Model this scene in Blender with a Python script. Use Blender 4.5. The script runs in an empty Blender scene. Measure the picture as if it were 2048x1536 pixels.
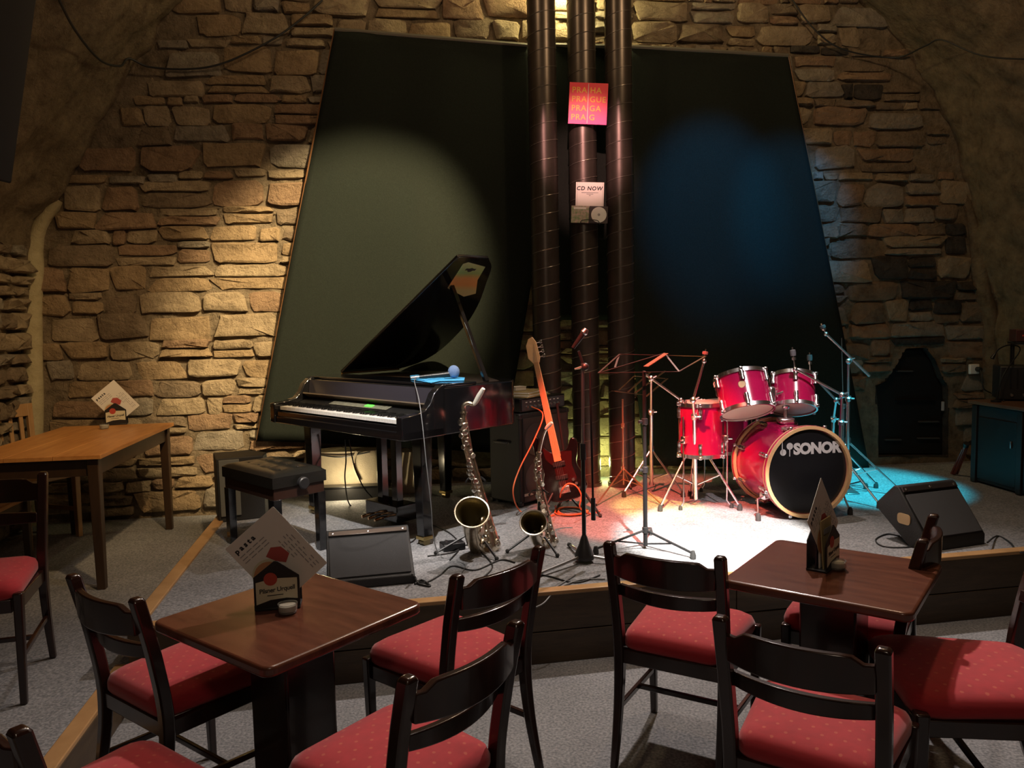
import bpy, math, random
from mathutils import Vector, Matrix, noise
random.seed(7)
scene = bpy.context.scene
COL = scene.collection
pi = math.pi

# ------------------------------------------------------------------ camera
FPX, CAMH = 1570.0, 1.65
PITCH, ROLL = math.atan(128 / FPX), math.radians(1.2)
c_f = Vector((0, math.cos(PITCH), -math.sin(PITCH)))
c_r0 = Vector((1, 0, 0)); c_u0 = c_r0.cross(c_f)
c_r = math.cos(ROLL) * c_r0 - math.sin(ROLL) * c_u0
c_u = math.sin(ROLL) * c_r0 + math.cos(ROLL) * c_u0
CAM = Vector((0, 0, CAMH))
cam_d = bpy.data.cameras.new('camera'); cam = bpy.data.objects.new('camera', cam_d); COL.objects.link(cam)
cam_d.sensor_fit = 'HORIZONTAL'; cam_d.sensor_width = 36; cam_d.lens = FPX / 2048 * 36
cam_d.clip_start = 0.05
M = Matrix((c_r, c_u, -c_f)).transposed().to_4x4(); M.translation = CAM
cam.matrix_world = M
scene.camera = cam

def ray(x, y): return c_f + c_r * ((x - 1024) / FPX) + c_u * ((768 - y) / FPX)
def G(x, y, z):                       # photo pixel -> point on the level z
    d = ray(x, y); return CAM + d * ((z - CAMH) / d.z)
def at(x, y, Y):                      # photo pixel -> point at depth Y
    d = ray(x, y); return CAM + d * (Y / d.y)

# ------------------------------------------------------------------ world and light
world = bpy.data.worlds.new('world'); scene.world = world; world.use_nodes = True
world.node_tree.nodes['Background'].inputs[0].default_value = (1.0, 0.72, 0.45, 1)
world.node_tree.nodes['Background'].inputs[1].default_value = 0.004
vs = scene.view_settings
vs.view_transform = 'Standard'; vs.look = 'None'; vs.gamma = 1; vs.use_curve_mapping = False
vs.exposure = 0.0

def lamp(name, kind, loc, energy, color, target=None, angle=40, blend=.2, radius=.04):
    d = bpy.data.lights.new(name, kind); d.energy = energy; d.color = color
    o = bpy.data.objects.new(name, d); COL.objects.link(o); o.location = loc
    d.shadow_soft_size = radius
    if kind == 'SPOT':
        d.spot_size = math.radians(angle); d.spot_blend = blend
        o.rotation_euler = (Vector(target) - Vector(loc)).to_track_quat('-Z', 'Y').to_euler()
    return o
WARM = (1.0, .66, .32)
lamp('stage_spot_warm', 'SPOT', (.5, 3.3, 4.4), 2700, (1.0, .76, .42), at(690, 610, 6.2), 34, .6)
lamp('wall_wash_warm', 'SPOT', (-.2, 2.4, 4.3), 480, WARM, (-2.7, 5.9, .72), 48, 1.0, radius=.08)
lamp('stage_spot_blue', 'SPOT', (1.62, 4.1, 4.45), 520, (.015, .36, .9), at(1425, 420, 6.45), 28, .8)
lamp('stage_spot_blue', 'SPOT', (2.15, 4.1, 4.45), 420, (.015, .38, .9), at(1585, 410, 6.45), 23, .8)
lamp('stage_spot_cyan', 'SPOT', (2.4, 3.6, 4.3), 3000, (.03, .80, 1.0), (2.66, 5.85, .34), 19, .6)
lamp('stage_spot_white', 'SPOT', (1.0, 1.4, 4.4), 7500, (1.0, .94, .86), (1.2, 4.55, .34), 14.5, .45)
lamp('stage_spot_red', 'SPOT', (-.4, 2.6, 4.4), 3200, (1.0, .13, .075), (.95, 5.35, .34), 20, .4)
lamp('stage_spot_yellow', 'SPOT', (1.6, 2.4, 4.4), 3600, (1.0, .70, .15), (1.0, 5.3, .34), 8, .5)
lamp('piano_spot', 'SPOT', (-.5, 2.3, 4.4), 1150, (1.0, .93, .86), (-.75, 4.6, .9), 26, .8)
lamp('drum_spot', 'SPOT', (1.9, 1.6, 4.4), 800, (1.0, .84, .84), (1.75, 5.1, 1.0), 15, .8, radius=.06)
lamp('sign_spot', 'SPOT', (.3, 2.6, 4.4), 900, (1.0, .50, .45), at(1172, 300, 6.0), 13, .8)
lamp('house_and_fill_lamp', 'SPOT', (1.5, 5.75, 4.55), 720, (1.0, .86, .78), (.75, 2.6, .2), 72, .8, radius=.06)
lamp('house_and_fill_lamp', 'SPOT', (.1, 3.4, 4.5), 130, (1.0, .86, .76), (.3, 2.6, 0), 110, .8, radius=.1)
lamp('house_and_fill_lamp', 'POINT', (.1, -.6, 3.4), 40, (1.0, .78, .58), radius=.2)  # unseen fill added on the camera side to lift the menu fronts
lamp('vault_fill', 'POINT', (1.8, 4.0, 4.65), 78, (1.0, .68, .38), radius=.1)  # unseen fill added to brighten the upper and right walls
lamp('vault_fill', 'POINT', (-.7, 4.3, 4.7), 32, (1.0, .68, .38), radius=.1)  # second added fill, for the left of the vault
lamp('pipe_lamp_high', 'POINT', at(1128, -40, 6.25), 45, (1.0, .85, .4), radius=.04)
lamp('pipe_lamp_low', 'POINT', at(1205, 925, 6.2), 9, (.85, 1.0, .35), radius=.03)
lamp('uplight_behind_piano', 'POINT', at(690, 965, 5.72), 5, (1.0, .80, .48), radius=.04)


# ------------------------------------------------------------------ materials
MATS = {}
def mat(name, col, rough=.5, metal=0, var=0.0, vscale=8.0, bump=0.0, bscale=40.0, col2=None, stretch=None, coat=0, emit=None, spec=None, alpha=None, trans=0):
    if name in MATS: return MATS[name]
    m = bpy.data.materials.new(name); m.use_nodes = True
    nt = m.node_tree; b = nt.nodes['Principled BSDF']
    b.inputs['Base Color'].default_value = (*col, 1); b.inputs['Roughness'].default_value = rough
    b.inputs['Metallic'].default_value = metal
    if coat: b.inputs['Coat Weight'].default_value = coat; b.inputs['Coat Roughness'].default_value = .08
    if spec is not None: b.inputs['Specular IOR Level'].default_value = spec
    if trans: b.inputs['Transmission Weight'].default_value = trans
    tc = nt.nodes.new('ShaderNodeTexCoord'); mp = nt.nodes.new('ShaderNodeMapping')
    nt.links.new(tc.outputs['Object'], mp.inputs['Vector'])
    if stretch: mp.inputs['Scale'].default_value = stretch
    if var or col2:
        n = nt.nodes.new('ShaderNodeTexNoise'); n.inputs['Scale'].default_value = vscale; n.inputs['Detail'].default_value = 6
        n.inputs['Roughness'].default_value = .65
        r = nt.nodes.new('ShaderNodeValToRGB')
        c2 = col2 or tuple(min(1, c * (1 + var)) for c in col); c1 = col if col2 else tuple(c * (1 - var) for c in col)
        r.color_ramp.elements[0].position = .32; r.color_ramp.elements[1].position = .68
        r.color_ramp.elements[0].color = (*c1, 1); r.color_ramp.elements[1].color = (*c2, 1)
        nt.links.new(mp.outputs[0], n.inputs['Vector']); nt.links.new(n.outputs['Fac'], r.inputs[0])
        nt.links.new(r.outputs[0], b.inputs['Base Color'])
    if bump:
        n2 = nt.nodes.new('ShaderNodeTexNoise'); n2.inputs['Scale'].default_value = bscale; n2.inputs['Detail'].default_value = 5
        bp = nt.nodes.new('ShaderNodeBump'); bp.inputs['Strength'].default_value = bump; bp.inputs['Distance'].default_value = .02
        nt.links.new(mp.outputs[0], n2.inputs['Vector']); nt.links.new(n2.outputs['Fac'], bp.inputs['Height'])
        nt.links.new(bp.outputs[0], b.inputs['Normal'])
    if emit:
        b.inputs['Emission Color'].default_value = (*emit[0], 1); b.inputs['Emission Strength'].default_value = emit[1]
    MATS[name] = m; return m

black_gloss = mat('black_lacquer', (.006, .006, .007), .12, coat=.6)
black_matte = mat('black_matte', (.012, .012, .013), .6, bump=.08, bscale=120)
black_metal = mat('black_metal', (.015, .015, .016), .35, metal=.3)
black_plastic = mat('black_plastic', (.014, .014, .015), .42)
black_vinyl = mat('black_vinyl', (.012, .012, .0125), .55, bump=.25, bscale=260)
chrome = mat('chrome', (.85, .85, .87), .23, metal=1)
steel = mat('steel', (.5, .5, .52), .3, metal=1)
rubber = mat('rubber', (.02, .02, .02), .8)
dark_wood = mat('dark_wood', (.012, .0045, .003), .24, col2=(.03, .010, .006), vscale=6, stretch=(2, 2, .5), coat=.25)
table_wood = mat('table_wood', (.075, .023, .013), .26, col2=(.135, .046, .025), vscale=4, stretch=(1, 6, 1), coat=.2)
pine = mat('pine', (.42, .17, .045), .38, col2=(.58, .27, .08), vscale=3, stretch=(7, 1, 7))
pine_dull = mat('pine_dull', (.30, .17, .07), .5, col2=(.38, .22, .10), vscale=4, stretch=(6, 6, 1))
table_leg_wood = mat('table_leg_wood', (.03, .016, .008), .4, col2=(.05, .026, .012), vscale=5, stretch=(3, 3, .6))
paper = mat('paper', (.72, .69, .64), .7)
cream = mat('cream_label', (.62, .58, .42), .5)
ink = mat('ink', (.015, .015, .02), .6)
red_print = mat('red_print', (.45, .06, .04), .5)
white_plastic = mat('white_plastic', (.75, .74, .7), .4)
drum_red = mat('drum_red', (.36, .006, .065), .18, coat=.9, var=.25, vscale=300)
drum_head = mat('drum_head', (.62, .5, .42), .5)
drum_head_black = mat('drum_head_black', (.008, .008, .009), .25)
maple = mat('maple_hoop', (.55, .33, .15), .3, col2=(.62, .40, .2), vscale=4, coat=.3)
brass = mat('sax_lacquer', (.66, .57, .44), .26, metal=1, var=.3, vscale=30)
silver = mat('sax_silver', (.78, .72, .62), .24, metal=1, var=.2, vscale=30)
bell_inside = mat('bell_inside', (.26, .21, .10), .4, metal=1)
pearl = mat('pearl', (.7, .68, .6), .3)
cable_black = mat('cable_black', (.012, .012, .012), .55)
cable_orange = mat('cable_orange', (.75, .16, .05), .5)
cable_grey = mat('cable_grey', (.16, .165, .17), .5)

def seat_material():
    m = bpy.data.materials.new('red_dotted_fabric'); m.use_nodes = True; nt = m.node_tree; b = nt.nodes['Principled BSDF']
    b.inputs['Roughness'].default_value = .85; b.inputs['Sheen Weight'].default_value = .25
    tc = nt.nodes.new('ShaderNodeTexCoord'); mp = nt.nodes.new('ShaderNodeMapping'); mp.inputs['Scale'].default_value = (24, 24, 0)
    mp.inputs['Rotation'].default_value = (0, 0, pi / 4); mp.inputs['Location'].default_value = (.5, .5, 0)
    vo = nt.nodes.new('ShaderNodeTexVoronoi'); vo.inputs['Randomness'].default_value = 0; vo.inputs['Scale'].default_value = 1
    r = nt.nodes.new('ShaderNodeValToRGB'); e = r.color_ramp.elements
    e[0].position = .09; e[0].color = (.56, .085, .055, 1); e[1].position = .14; e[1].color = (.46, .016, .026, 1)
    nt.links.new(tc.outputs['Object'], mp.inputs[0]); nt.links.new(mp.outputs[0], vo.inputs['Vector'])
    nt.links.new(vo.outputs['Distance'], r.inputs[0])
    n = nt.nodes.new('ShaderNodeTexNoise'); n.inputs['Scale'].default_value = 14; n.inputs['Detail'].default_value = 5
    mx = nt.nodes.new('ShaderNodeMix'); mx.data_type = 'RGBA'; mx.blend_type = 'MULTIPLY'; mx.inputs[0].default_value = .35
    ge = nt.nodes.new('ShaderNodeNewGeometry'); sx = nt.nodes.new('ShaderNodeSeparateXYZ'); cl = nt.nodes.new('ShaderNodeMapRange')
    cl.inputs[1].default_value = .75; cl.inputs[2].default_value = .9
    nt.links.new(ge.outputs['Normal'], sx.inputs[0]); nt.links.new(sx.outputs['Z'], cl.inputs[0])
    m2 = nt.nodes.new('ShaderNodeMix'); m2.data_type = 'RGBA'; m2.inputs[6].default_value = (.46, .016, .026, 1)
    nt.links.new(cl.outputs[0], m2.inputs[0]); nt.links.new(r.outputs[0], m2.inputs[7])
    nt.links.new(m2.outputs[2], mx.inputs[6]); nt.links.new(n.outputs['Fac'], mx.inputs[7]); nt.links.new(mx.outputs[2], b.inputs['Base Color'])
    n2 = nt.nodes.new('ShaderNodeTexNoise'); n2.inputs['Scale'].default_value = 500
    bp = nt.nodes.new('ShaderNodeBump'); bp.inputs['Strength'].default_value = .12
    nt.links.new(n2.outputs['Fac'], bp.inputs['Height']); nt.links.new(bp.outputs[0], b.inputs['Normal'])
    return m
seat_red = seat_material()

def carpet_material(name, c1, c2):
    m = bpy.data.materials.new(name); m.use_nodes = True; nt = m.node_tree; b = nt.nodes['Principled BSDF']
    b.inputs['Roughness'].default_value = .95; b.inputs['Specular IOR Level'].default_value = .1
    tc = nt.nodes.new('ShaderNodeTexCoord')
    n = nt.nodes.new('ShaderNodeTexNoise'); n.inputs['Scale'].default_value = 90; n.inputs['Detail'].default_value = 4
    r = nt.nodes.new('ShaderNodeValToRGB'); e = r.color_ramp.elements
    e[0].position = .35; e[0].color = (*c1, 1); e[1].position = .66; e[1].color = (*c2, 1)
    n3 = nt.nodes.new('ShaderNodeTexNoise'); n3.inputs['Scale'].default_value = 1.6; n3.inputs['Detail'].default_value = 8; n3.inputs['Roughness'].default_value = .7
    r3 = nt.nodes.new('ShaderNodeValToRGB'); r3.color_ramp.elements[0].position = .3; r3.color_ramp.elements[0].color = (.72, .72, .72, 1); r3.color_ramp.elements[1].position = .7; r3.color_ramp.elements[1].color = (1.1, 1.1, 1.1, 1)
    mx = nt.nodes.new('ShaderNodeMix'); mx.data_type = 'RGBA'; mx.blend_type = 'MULTIPLY'; mx.inputs[0].default_value = 1
    bp = nt.nodes.new('ShaderNodeBump'); bp.inputs['Strength'].default_value = .35; bp.inputs['Distance'].default_value = .01
    nt.links.new(tc.outputs['Object'], n.inputs['Vector']); nt.links.new(tc.outputs['Object'], n3.inputs['Vector'])
    nt.links.new(n.outputs['Fac'], r.inputs[0]); nt.links.new(n3.outputs['Fac'], r3.inputs[0])
    nt.links.new(r.outputs[0], mx.inputs[6]); nt.links.new(r3.outputs[0], mx.inputs[7]); nt.links.new(mx.outputs[2], b.inputs['Base Color'])
    nt.links.new(n.outputs['Fac'], bp.inputs['Height']); nt.links.new(bp.outputs[0], b.inputs['Normal'])
    return m
carpet = carpet_material('grey_carpet', (.15, .155, .165), (.30, .30, .31))

def stone_material(name, c1, c2, rough=.9, bump=.6):
    m = bpy.data.materials.new(name); m.use_nodes = True; nt = m.node_tree; b = nt.nodes['Principled BSDF']
    b.inputs['Roughness'].default_value = rough; b.inputs['Specular IOR Level'].default_value = .2
    ge = nt.nodes.new('ShaderNodeNewGeometry')
    n = nt.nodes.new('ShaderNodeTexNoise'); n.inputs['Scale'].default_value = 9; n.inputs['Detail'].default_value = 9; n.inputs['Roughness'].default_value = .72
    r = nt.nodes.new('ShaderNodeValToRGB'); e = r.color_ramp.elements
    e[0].position = .3; e[0].color = (*c1, 1); e[1].position = .68; e[1].color = (*c2, 1)
    x = e.new(.44); x.color = (*[.55 * a + .45 * q for a, q in zip(c1, c2)], 1)
    n2 = nt.nodes.new('ShaderNodeTexNoise'); n2.inputs['Scale'].default_value = 26; n2.inputs['Detail'].default_value = 8; n2.inputs['Roughness'].default_value = .7
    bp = nt.nodes.new('ShaderNodeBump'); bp.inputs['Strength'].default_value = min(1, bump*1.6); bp.inputs['Distance'].default_value = .05
    nt.links.new(ge.outputs['Position'], n.inputs['Vector']); nt.links.new(ge.outputs['Position'], n2.inputs['Vector'])
    nt.links.new(n.outputs['Fac'], r.inputs[0]); nt.links.new(r.outputs[0], b.inputs['Base Color'])
    nt.links.new(n2.outputs['Fac'], bp.inputs['Height']); nt.links.new(bp.outputs[0], b.inputs['Normal'])
    return m
STONES = [stone_material('stone_tan', (.22, .165, .10), (.46, .36, .235)),
          stone_material('stone_ochre', (.20, .14, .08), (.45, .325, .19)),
          stone_material('stone_grey', (.18, .155, .115), (.40, .34, .26)),
          stone_material('stone_rust', (.19, .12, .075), (.39, .26, .16)),
          stone_material('stone_brown', (.12, .09, .06), (.30, .225, .15)),
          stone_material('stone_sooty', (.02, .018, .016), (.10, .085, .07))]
mortar = stone_material('lime_mortar', (.10, .075, .048), (.34, .265, .175), bump=1.0)
plaster = stone_material('vault_plaster', (.09, .062, .038), (.27, .20, .125), bump=1.0)
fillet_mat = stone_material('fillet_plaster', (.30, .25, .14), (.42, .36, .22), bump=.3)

# ------------------------------------------------------------------ mesh helpers
class MB:
    def __init__(s): s.v = []; s.f = []; s.m = []; s.mi = 0
    def add(s, vs, fs):
        k = len(s.v); s.v += [Vector(v) for v in vs]
        for f in fs: s.f.append([k + i for i in f]); s.m.append(s.mi)
        return s
    def box(s, c, d, R=None):
        x, y, z = d[0] / 2, d[1] / 2, d[2] / 2; R = R or Matrix.Identity(3); c = Vector(c)
        vs = [c + R @ Vector((a * x, b * y, e * z)) for a, b, e in ((-1,-1,-1),(1,-1,-1),(1,1,-1),(-1,1,-1),(-1,-1,1),(1,-1,1),(1,1,1),(-1,1,1))]
        return s.add(vs, [(0,3,2,1),(4,5,6,7),(0,1,5,4),(1,2,6,5),(2,3,7,6),(3,0,4,7)])
    def beam(s, a, b, w, h, up=(0, 0, 1), w2=None, h2=None):
        a, b = Vector(a), Vector(b); d = (b - a).normalized(); up = Vector(up)
        x = d.cross(up)
        if x.length < 1e-4: x = d.cross(Vector((0, 1, 0)))
        x.normalize(); u = x.cross(d); w2 = w if w2 is None else w2; h2 = h if h2 is None else h2
        vs = []
        for p, ww, hh in ((a, w, h), (b, w2, h2)):
            vs += [p - x*ww/2 - u*hh/2, p + x*ww/2 - u*hh/2, p + x*ww/2 + u*hh/2, p - x*ww/2 + u*hh/2]
        return s.add(vs, [(0,1,2,3)[::1], (7,6,5,4), (0,4,5,1), (1,5,6,2), (2,6,7,3), (3,7,4,0)])
    def prism(s, poly, o, X, Y, N, t):   # polygon (x,y) in frame o,X,Y extruded along N by t
        o, X, Y, N = Vector(o), Vector(X), Vector(Y), Vector(N); n = len(poly)
        vs = [o + X*p[0] + Y*p[1] for p in poly] + [o + X*p[0] + Y*p[1] + N*t for p in poly]
        fs = [list(range(n))[::-1], list(range(n, 2*n))] + [(i, (i+1) % n, n + (i+1) % n, n + i) for i in range(n)]
        return s.add(vs, fs)
    def tube(s, pts, r, n=8, cap=True):
        pts = [Vector(p) for p in pts]; N = len(pts); rs = r if isinstance(r, (list, tuple)) else [r] * N
        t0 = (pts[1] - pts[0]).normalized(); a = t0.orthogonal().normalized(); vs = []
        for i, p in enumerate(pts):
            t = (pts[min(i+1, N-1)] - pts[max(i-1, 0)]).normalized()
            a = (a - t * a.dot(t)); a = a.normalized() if a.length > 1e-6 else t.orthogonal().normalized()
            b = t.cross(a)
            vs += [p + (a * math.cos(2*pi*k/n) + b * math.sin(2*pi*k/n)) * rs[i] for k in range(n)]
        fs = [(i*n + k, i*n + (k+1) % n, (i+1)*n + (k+1) % n, (i+1)*n + k) for i in range(N-1) for k in range(n)]
        if cap: fs += [list(range(n))[::-1], list(range((N-1)*n, N*n))]
        return s.add(vs, fs)
    def cyl(s, a, b, r, r2=None, n=12): return s.tube([a, b], [r, r if r2 is None else r2], n)
    def lathe(s, prof, o=(0,0,0), ax=(0,0,1), n=24):   # prof: (radius, height along ax)
        o, ax = Vector(o), Vector(ax).normalized(); a = ax.orthogonal().normalized(); b = ax.cross(a); vs = []
        for r, h in prof: vs += [o + ax*h + (a*math.cos(2*pi*k/n) + b*math.sin(2*pi*k/n)) * max(r, 1e-4) for k in range(n)]
        N = len(prof)
        return s.add(vs, [(i*n + k, i*n + (k+1) % n, (i+1)*n + (k+1) % n, (i+1)*n + k) for i in range(N-1) for k in range(n)])
    def ball(s, c, r, n=12, sc=(1,1,1)):
        c = Vector(c); m = max(4, n // 2); vs = [c + Vector((0,0,r*sc[2]))]
        for i in range(1, m):
            th = pi * i / m; vs += [c + Vector((r*sc[0]*math.sin(th)*math.cos(2*pi*k/n), r*sc[1]*math.sin(th)*math.sin(2*pi*k/n), r*sc[2]*math.cos(th))) for k in range(n)]
        vs.append(c - Vector((0,0,r*sc[2]))); L = len(vs) - 1
        fs = [(0, 1+k, 1+(k+1) % n) for k in range(n)]
        fs += [(1+(i-1)*n+k, 1+i*n+k, 1+i*n+(k+1) % n, 1+(i-1)*n+(k+1) % n) for i in range(1, m-1) for k in range(n)]
        fs += [(1+(m-2)*n+k, L, 1+(m-2)*n+(k+1) % n) for k in range(n)]
        return s.add(vs, fs)
    def grid(s, fn, nu, nv):
        vs = [fn(i / nu, j / nv) for j in range(nv+1) for i in range(nu+1)]
        return s.add(vs, [(j*(nu+1)+i, j*(nu+1)+i+1, (j+1)*(nu+1)+i+1, (j+1)*(nu+1)+i) for j in range(nv) for i in range(nu)])
    def build(s, name, m, parent=None, smooth=40, bevel=0, seg=2, center=False):
        me = bpy.data.meshes.new(name); c = Vector((0,0,0))
        if center: c = sum(s.v, Vector((0,0,0))) / len(s.v)
        me.from_pydata([v - c for v in s.v], [], s.f)
        for x in (m if isinstance(m, list) else [m]): me.materials.append(x)
        if isinstance(m, list): me.polygons.foreach_set('material_index', s.m)
        if smooth:
            me.polygons.foreach_set('use_smooth', [True] * len(me.polygons))
            me.set_sharp_from_angle(angle=math.radians(smooth))
        me.update(); me.validate()
        o = bpy.data.objects.new(name, me); COL.objects.link(o); o.location = c
        if parent: o.parent = parent
        if bevel:
            b = o.modifiers.new('bevel', 'BEVEL'); b.width = bevel; b.segments = seg; b.limit_method = 'ANGLE'; b.angle_limit = math.radians(40)
            b.harden_normals = False
        return o

def smoothpath(pts, k=6, closed=False):
    pts = [Vector(p) for p in pts]; n = len(pts); out = []
    for i in range(n if closed else n - 1):
        if closed: p0, p1, p2, p3 = pts[i-1], pts[i], pts[(i+1) % n], pts[(i+2) % n]
        else: p0, p1, p2, p3 = pts[max(i-1, 0)], pts[i], pts[i+1], pts[min(i+2, n-1)]
        for j in range(k):
            t = j / k
            out.append(.5 * (2*p1 + (p2-p0)*t + (2*p0 - 5*p1 + 4*p2 - p3)*t*t + (3*p1 - p0 - 3*p2 + p3)*t**3))
    if not closed: out.append(pts[-1])
    return out
def rounded(w, h, r, k=4, cx=0, cy=0):
    out = []
    for sx, sy, a0 in ((1,1,0), (-1,1,90), (-1,-1,180), (1,-1,270)):
        for j in range(k+1):
            a = math.radians(a0 + 90*j/k); out.append((cx + sx*(w/2-r) + r*math.cos(a), cy + sy*(h/2-r) + r*math.sin(a)))
    return out
def circle(r, n=24, cx=0, cy=0): return [(cx + r*math.cos(2*pi*k/n), cy + r*math.sin(2*pi*k/n)) for k in range(n)]
def tag(o, label=None, cat=None, group=None, kind=None):
    if label: o['label'] = label
    if cat: o['category'] = cat
    if group: o['group'] = group
    if kind: o['kind'] = kind
    return o
def thing(name, label, cat, loc=(0,0,0), rotz=0, group=None):
    o = bpy.data.objects.new(name, None); COL.objects.link(o); o.location = loc; o.rotation_euler = (0, 0, rotz)
    o.empty_display_size = .1
    return tag(o, label, cat, group)
def copy_tree(o, parent=None):
    c = o.copy(); COL.objects.link(c)
    if parent: c.parent = parent
    for ch in [x for x in bpy.data.objects if x.parent == o]: copy_tree(ch, c)
    return c
def text(name, body, size, o, X, Y, m, parent, depth=.0008, bold=0, align='LEFT', space=1.0, shear=0):
    cu = bpy.data.curves.new('lettering', 'FONT'); cu.body = body; cu.size = size; cu.extrude = depth; cu.offset = bold
    cu.align_x = align; cu.space_character = space; cu.shear = shear; cu.resolution_u = 3
    t = bpy.data.objects.new('lettering_tmp', cu); COL.objects.link(t)
    bpy.context.view_layer.update()
    me = bpy.data.meshes.new_from_object(t.evaluated_get(bpy.context.evaluated_depsgraph_get()))
    bpy.data.objects.remove(t)
    X, Y = Vector(X).normalized(), Vector(Y).normalized(); N = X.cross(Y); o = Vector(o)
    for v in me.vertices: v.co = o + X*v.co.x + Y*v.co.y + N*v.co.z
    me.materials.clear(); me.materials.append(m)
    ob = bpy.data.objects.new(name, me); COL.objects.link(ob); ob.parent = parent
    return ob
def Rz(a): return Matrix.Rotation(a, 3, 'Z')
# ------------------------------------------------------------------ the room
ST, PL = .34, .17                     # stage and side platform levels
WO = Vector((0, 6.33, 0)); WE = Vector((1, .109, 0)).normalized(); WN = Vector((.109, -1, 0)).normalized()
def W(u, w, out=0.0): return WO + WE*u + Vector((0, 0, w)) + WN*out
def wpx(x, y, out=0.0):               # photo pixel -> (u, w) on the end wall (or on a plane 'out' in front of it)
    d = ray(x, y); o = WO + WN*out; t = (o - CAM).dot(WN) / d.dot(WN); p = CAM + d*t
    return ((p - WO).dot(WE), p.z)
def inpoly(p, poly):
    c = False; n = len(poly)
    for i in range(n):
        a, b = poly[i], poly[i-1]
        if (a[1] > p[1]) != (b[1] > p[1]) and p[0] < (b[0]-a[0]) * (p[1]-a[1]) / (b[1]-a[1]) + a[0]: c = not c
    return c

fl = MB().box((.3, 2.2, -.05), (9.6, 11, .1)).build('floor', carpet, smooth=0); tag(fl, 'grey speckled carpet on the lower audience floor', 'floor', kind='structure')
def edge_x(y): return -1.99 - .165 * (y - 5.04)          # left edge line of stage / right edge of side platform
def front_y(x): return 3.65 + .187 * x                   # front edge line of stage
xl = -1.70; yl = front_y(xl)
plat = MB().prism([(-4.4, -2.5), (edge_x(-2.5), -2.5), (edge_x(6.4), 6.4), (-4.4, 6.4)], (0,0,0), (1,0,0), (0,1,0), (0,0,1), PL).build('floor_side_platform', carpet, smooth=0)
tag(plat, 'low carpeted side platform along the left stone wall', 'platform', kind='structure')
stage = MB().prism([(xl, yl), (4.6, front_y(4.6)), (4.6, 7.2), (edge_x(6.4), 6.4)], (0,0,.001), (1,0,0), (0,1,0), (0,0,1), ST-.001).build('floor_stage', carpet, smooth=0)
tag(stage, 'raised carpeted stage at the end wall', 'stage', kind='structure')
riser_wood = mat('riser_wood', (.045, .028, .014), .45, col2=(.075, .048, .024), vscale=5, stretch=(1, 1, 8), bump=.1)
nosing_wood = mat('nosing_wood', (.34, .19, .08), .35, col2=(.46, .27, .12), vscale=6, stretch=(1, 1, 6))
fdir = Vector((1, .187, 0)).normalized(); fn = Vector((.187, -1, 0)).normalized()
def fpt(x, out, z): return Vector((x, front_y(x), z)) + fn*out
for x0, x1 in ((xl, 1.1), (1.1, 4.6)):
    for z0, z1 in ((.0, .155), (.16, .335)):
        MB().beam(fpt(x0+.002, .011, (z0+z1)/2), fpt(x1-.002, .011, (z0+z1)/2), .022, z1-z0).build('riser_board', riser_wood, stage, bevel=.003)
MB().beam(fpt(xl-.02, -.01, ST+.004), fpt(4.6, -.01, ST+.004), .065, .02).build('nosing', nosing_wood, stage, bevel=.004)
ld = Vector((-.165, 1, 0)).normalized()
MB().beam(Vector((xl+.02, yl, ST+.004)), Vector((edge_x(6.15)+.02, 6.15, ST+.004)), .07, .02).build('nosing', nosing_wood, stage, bevel=.004)
MB().beam(Vector((edge_x(-1)-.02, -1, PL+.004)), Vector((edge_x(yl)-.02, yl, PL+.004)), .07, .02).build('nosing', nosing_wood, plat, bevel=.004)
MB().beam(Vector((edge_x(-1)+.008, -1, PL/2)), Vector((edge_x(yl)+.008, yl, PL/2)), .016, PL-.012).build('riser_board', riser_wood, plat, bevel=.003)

# outline of the vault on the end wall
LB = [wpx(*p) for p in [(62, 1010), (60, 780), (62, 500), (110, 400), (170, 300), (240, 180), (315, 80), (360, 0)]]
RB = [wpx(*p) for p in [(1985, 900), (1980, 650), (1966, 586), (1957, 488), (1937, 390), (1906, 273), (1850, 156), (1762, 40)]]
def interp(tab, w):
    if w <= tab[0][1]: return tab[0][0]
    for a, b in zip(tab, tab[1:]):
        if w <= b[1]: return a[0] + (b[0]-a[0]) * (w-a[1]) / max(1e-6, b[1]-a[1])
    a, b = tab[-2], tab[-1]; return b[0] + (b[0]-a[0]) / max(1e-6, b[1]-a[1]) * (w-b[1])
niche = [wpx(*p) for p in [(1757, 912), (1757, 830), (1752, 772), (1772, 762), (1798, 722), (1812, 697), (1852, 695), (1872, 722), (1886, 758), (1896, 772), (1896, 912)]]

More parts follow.
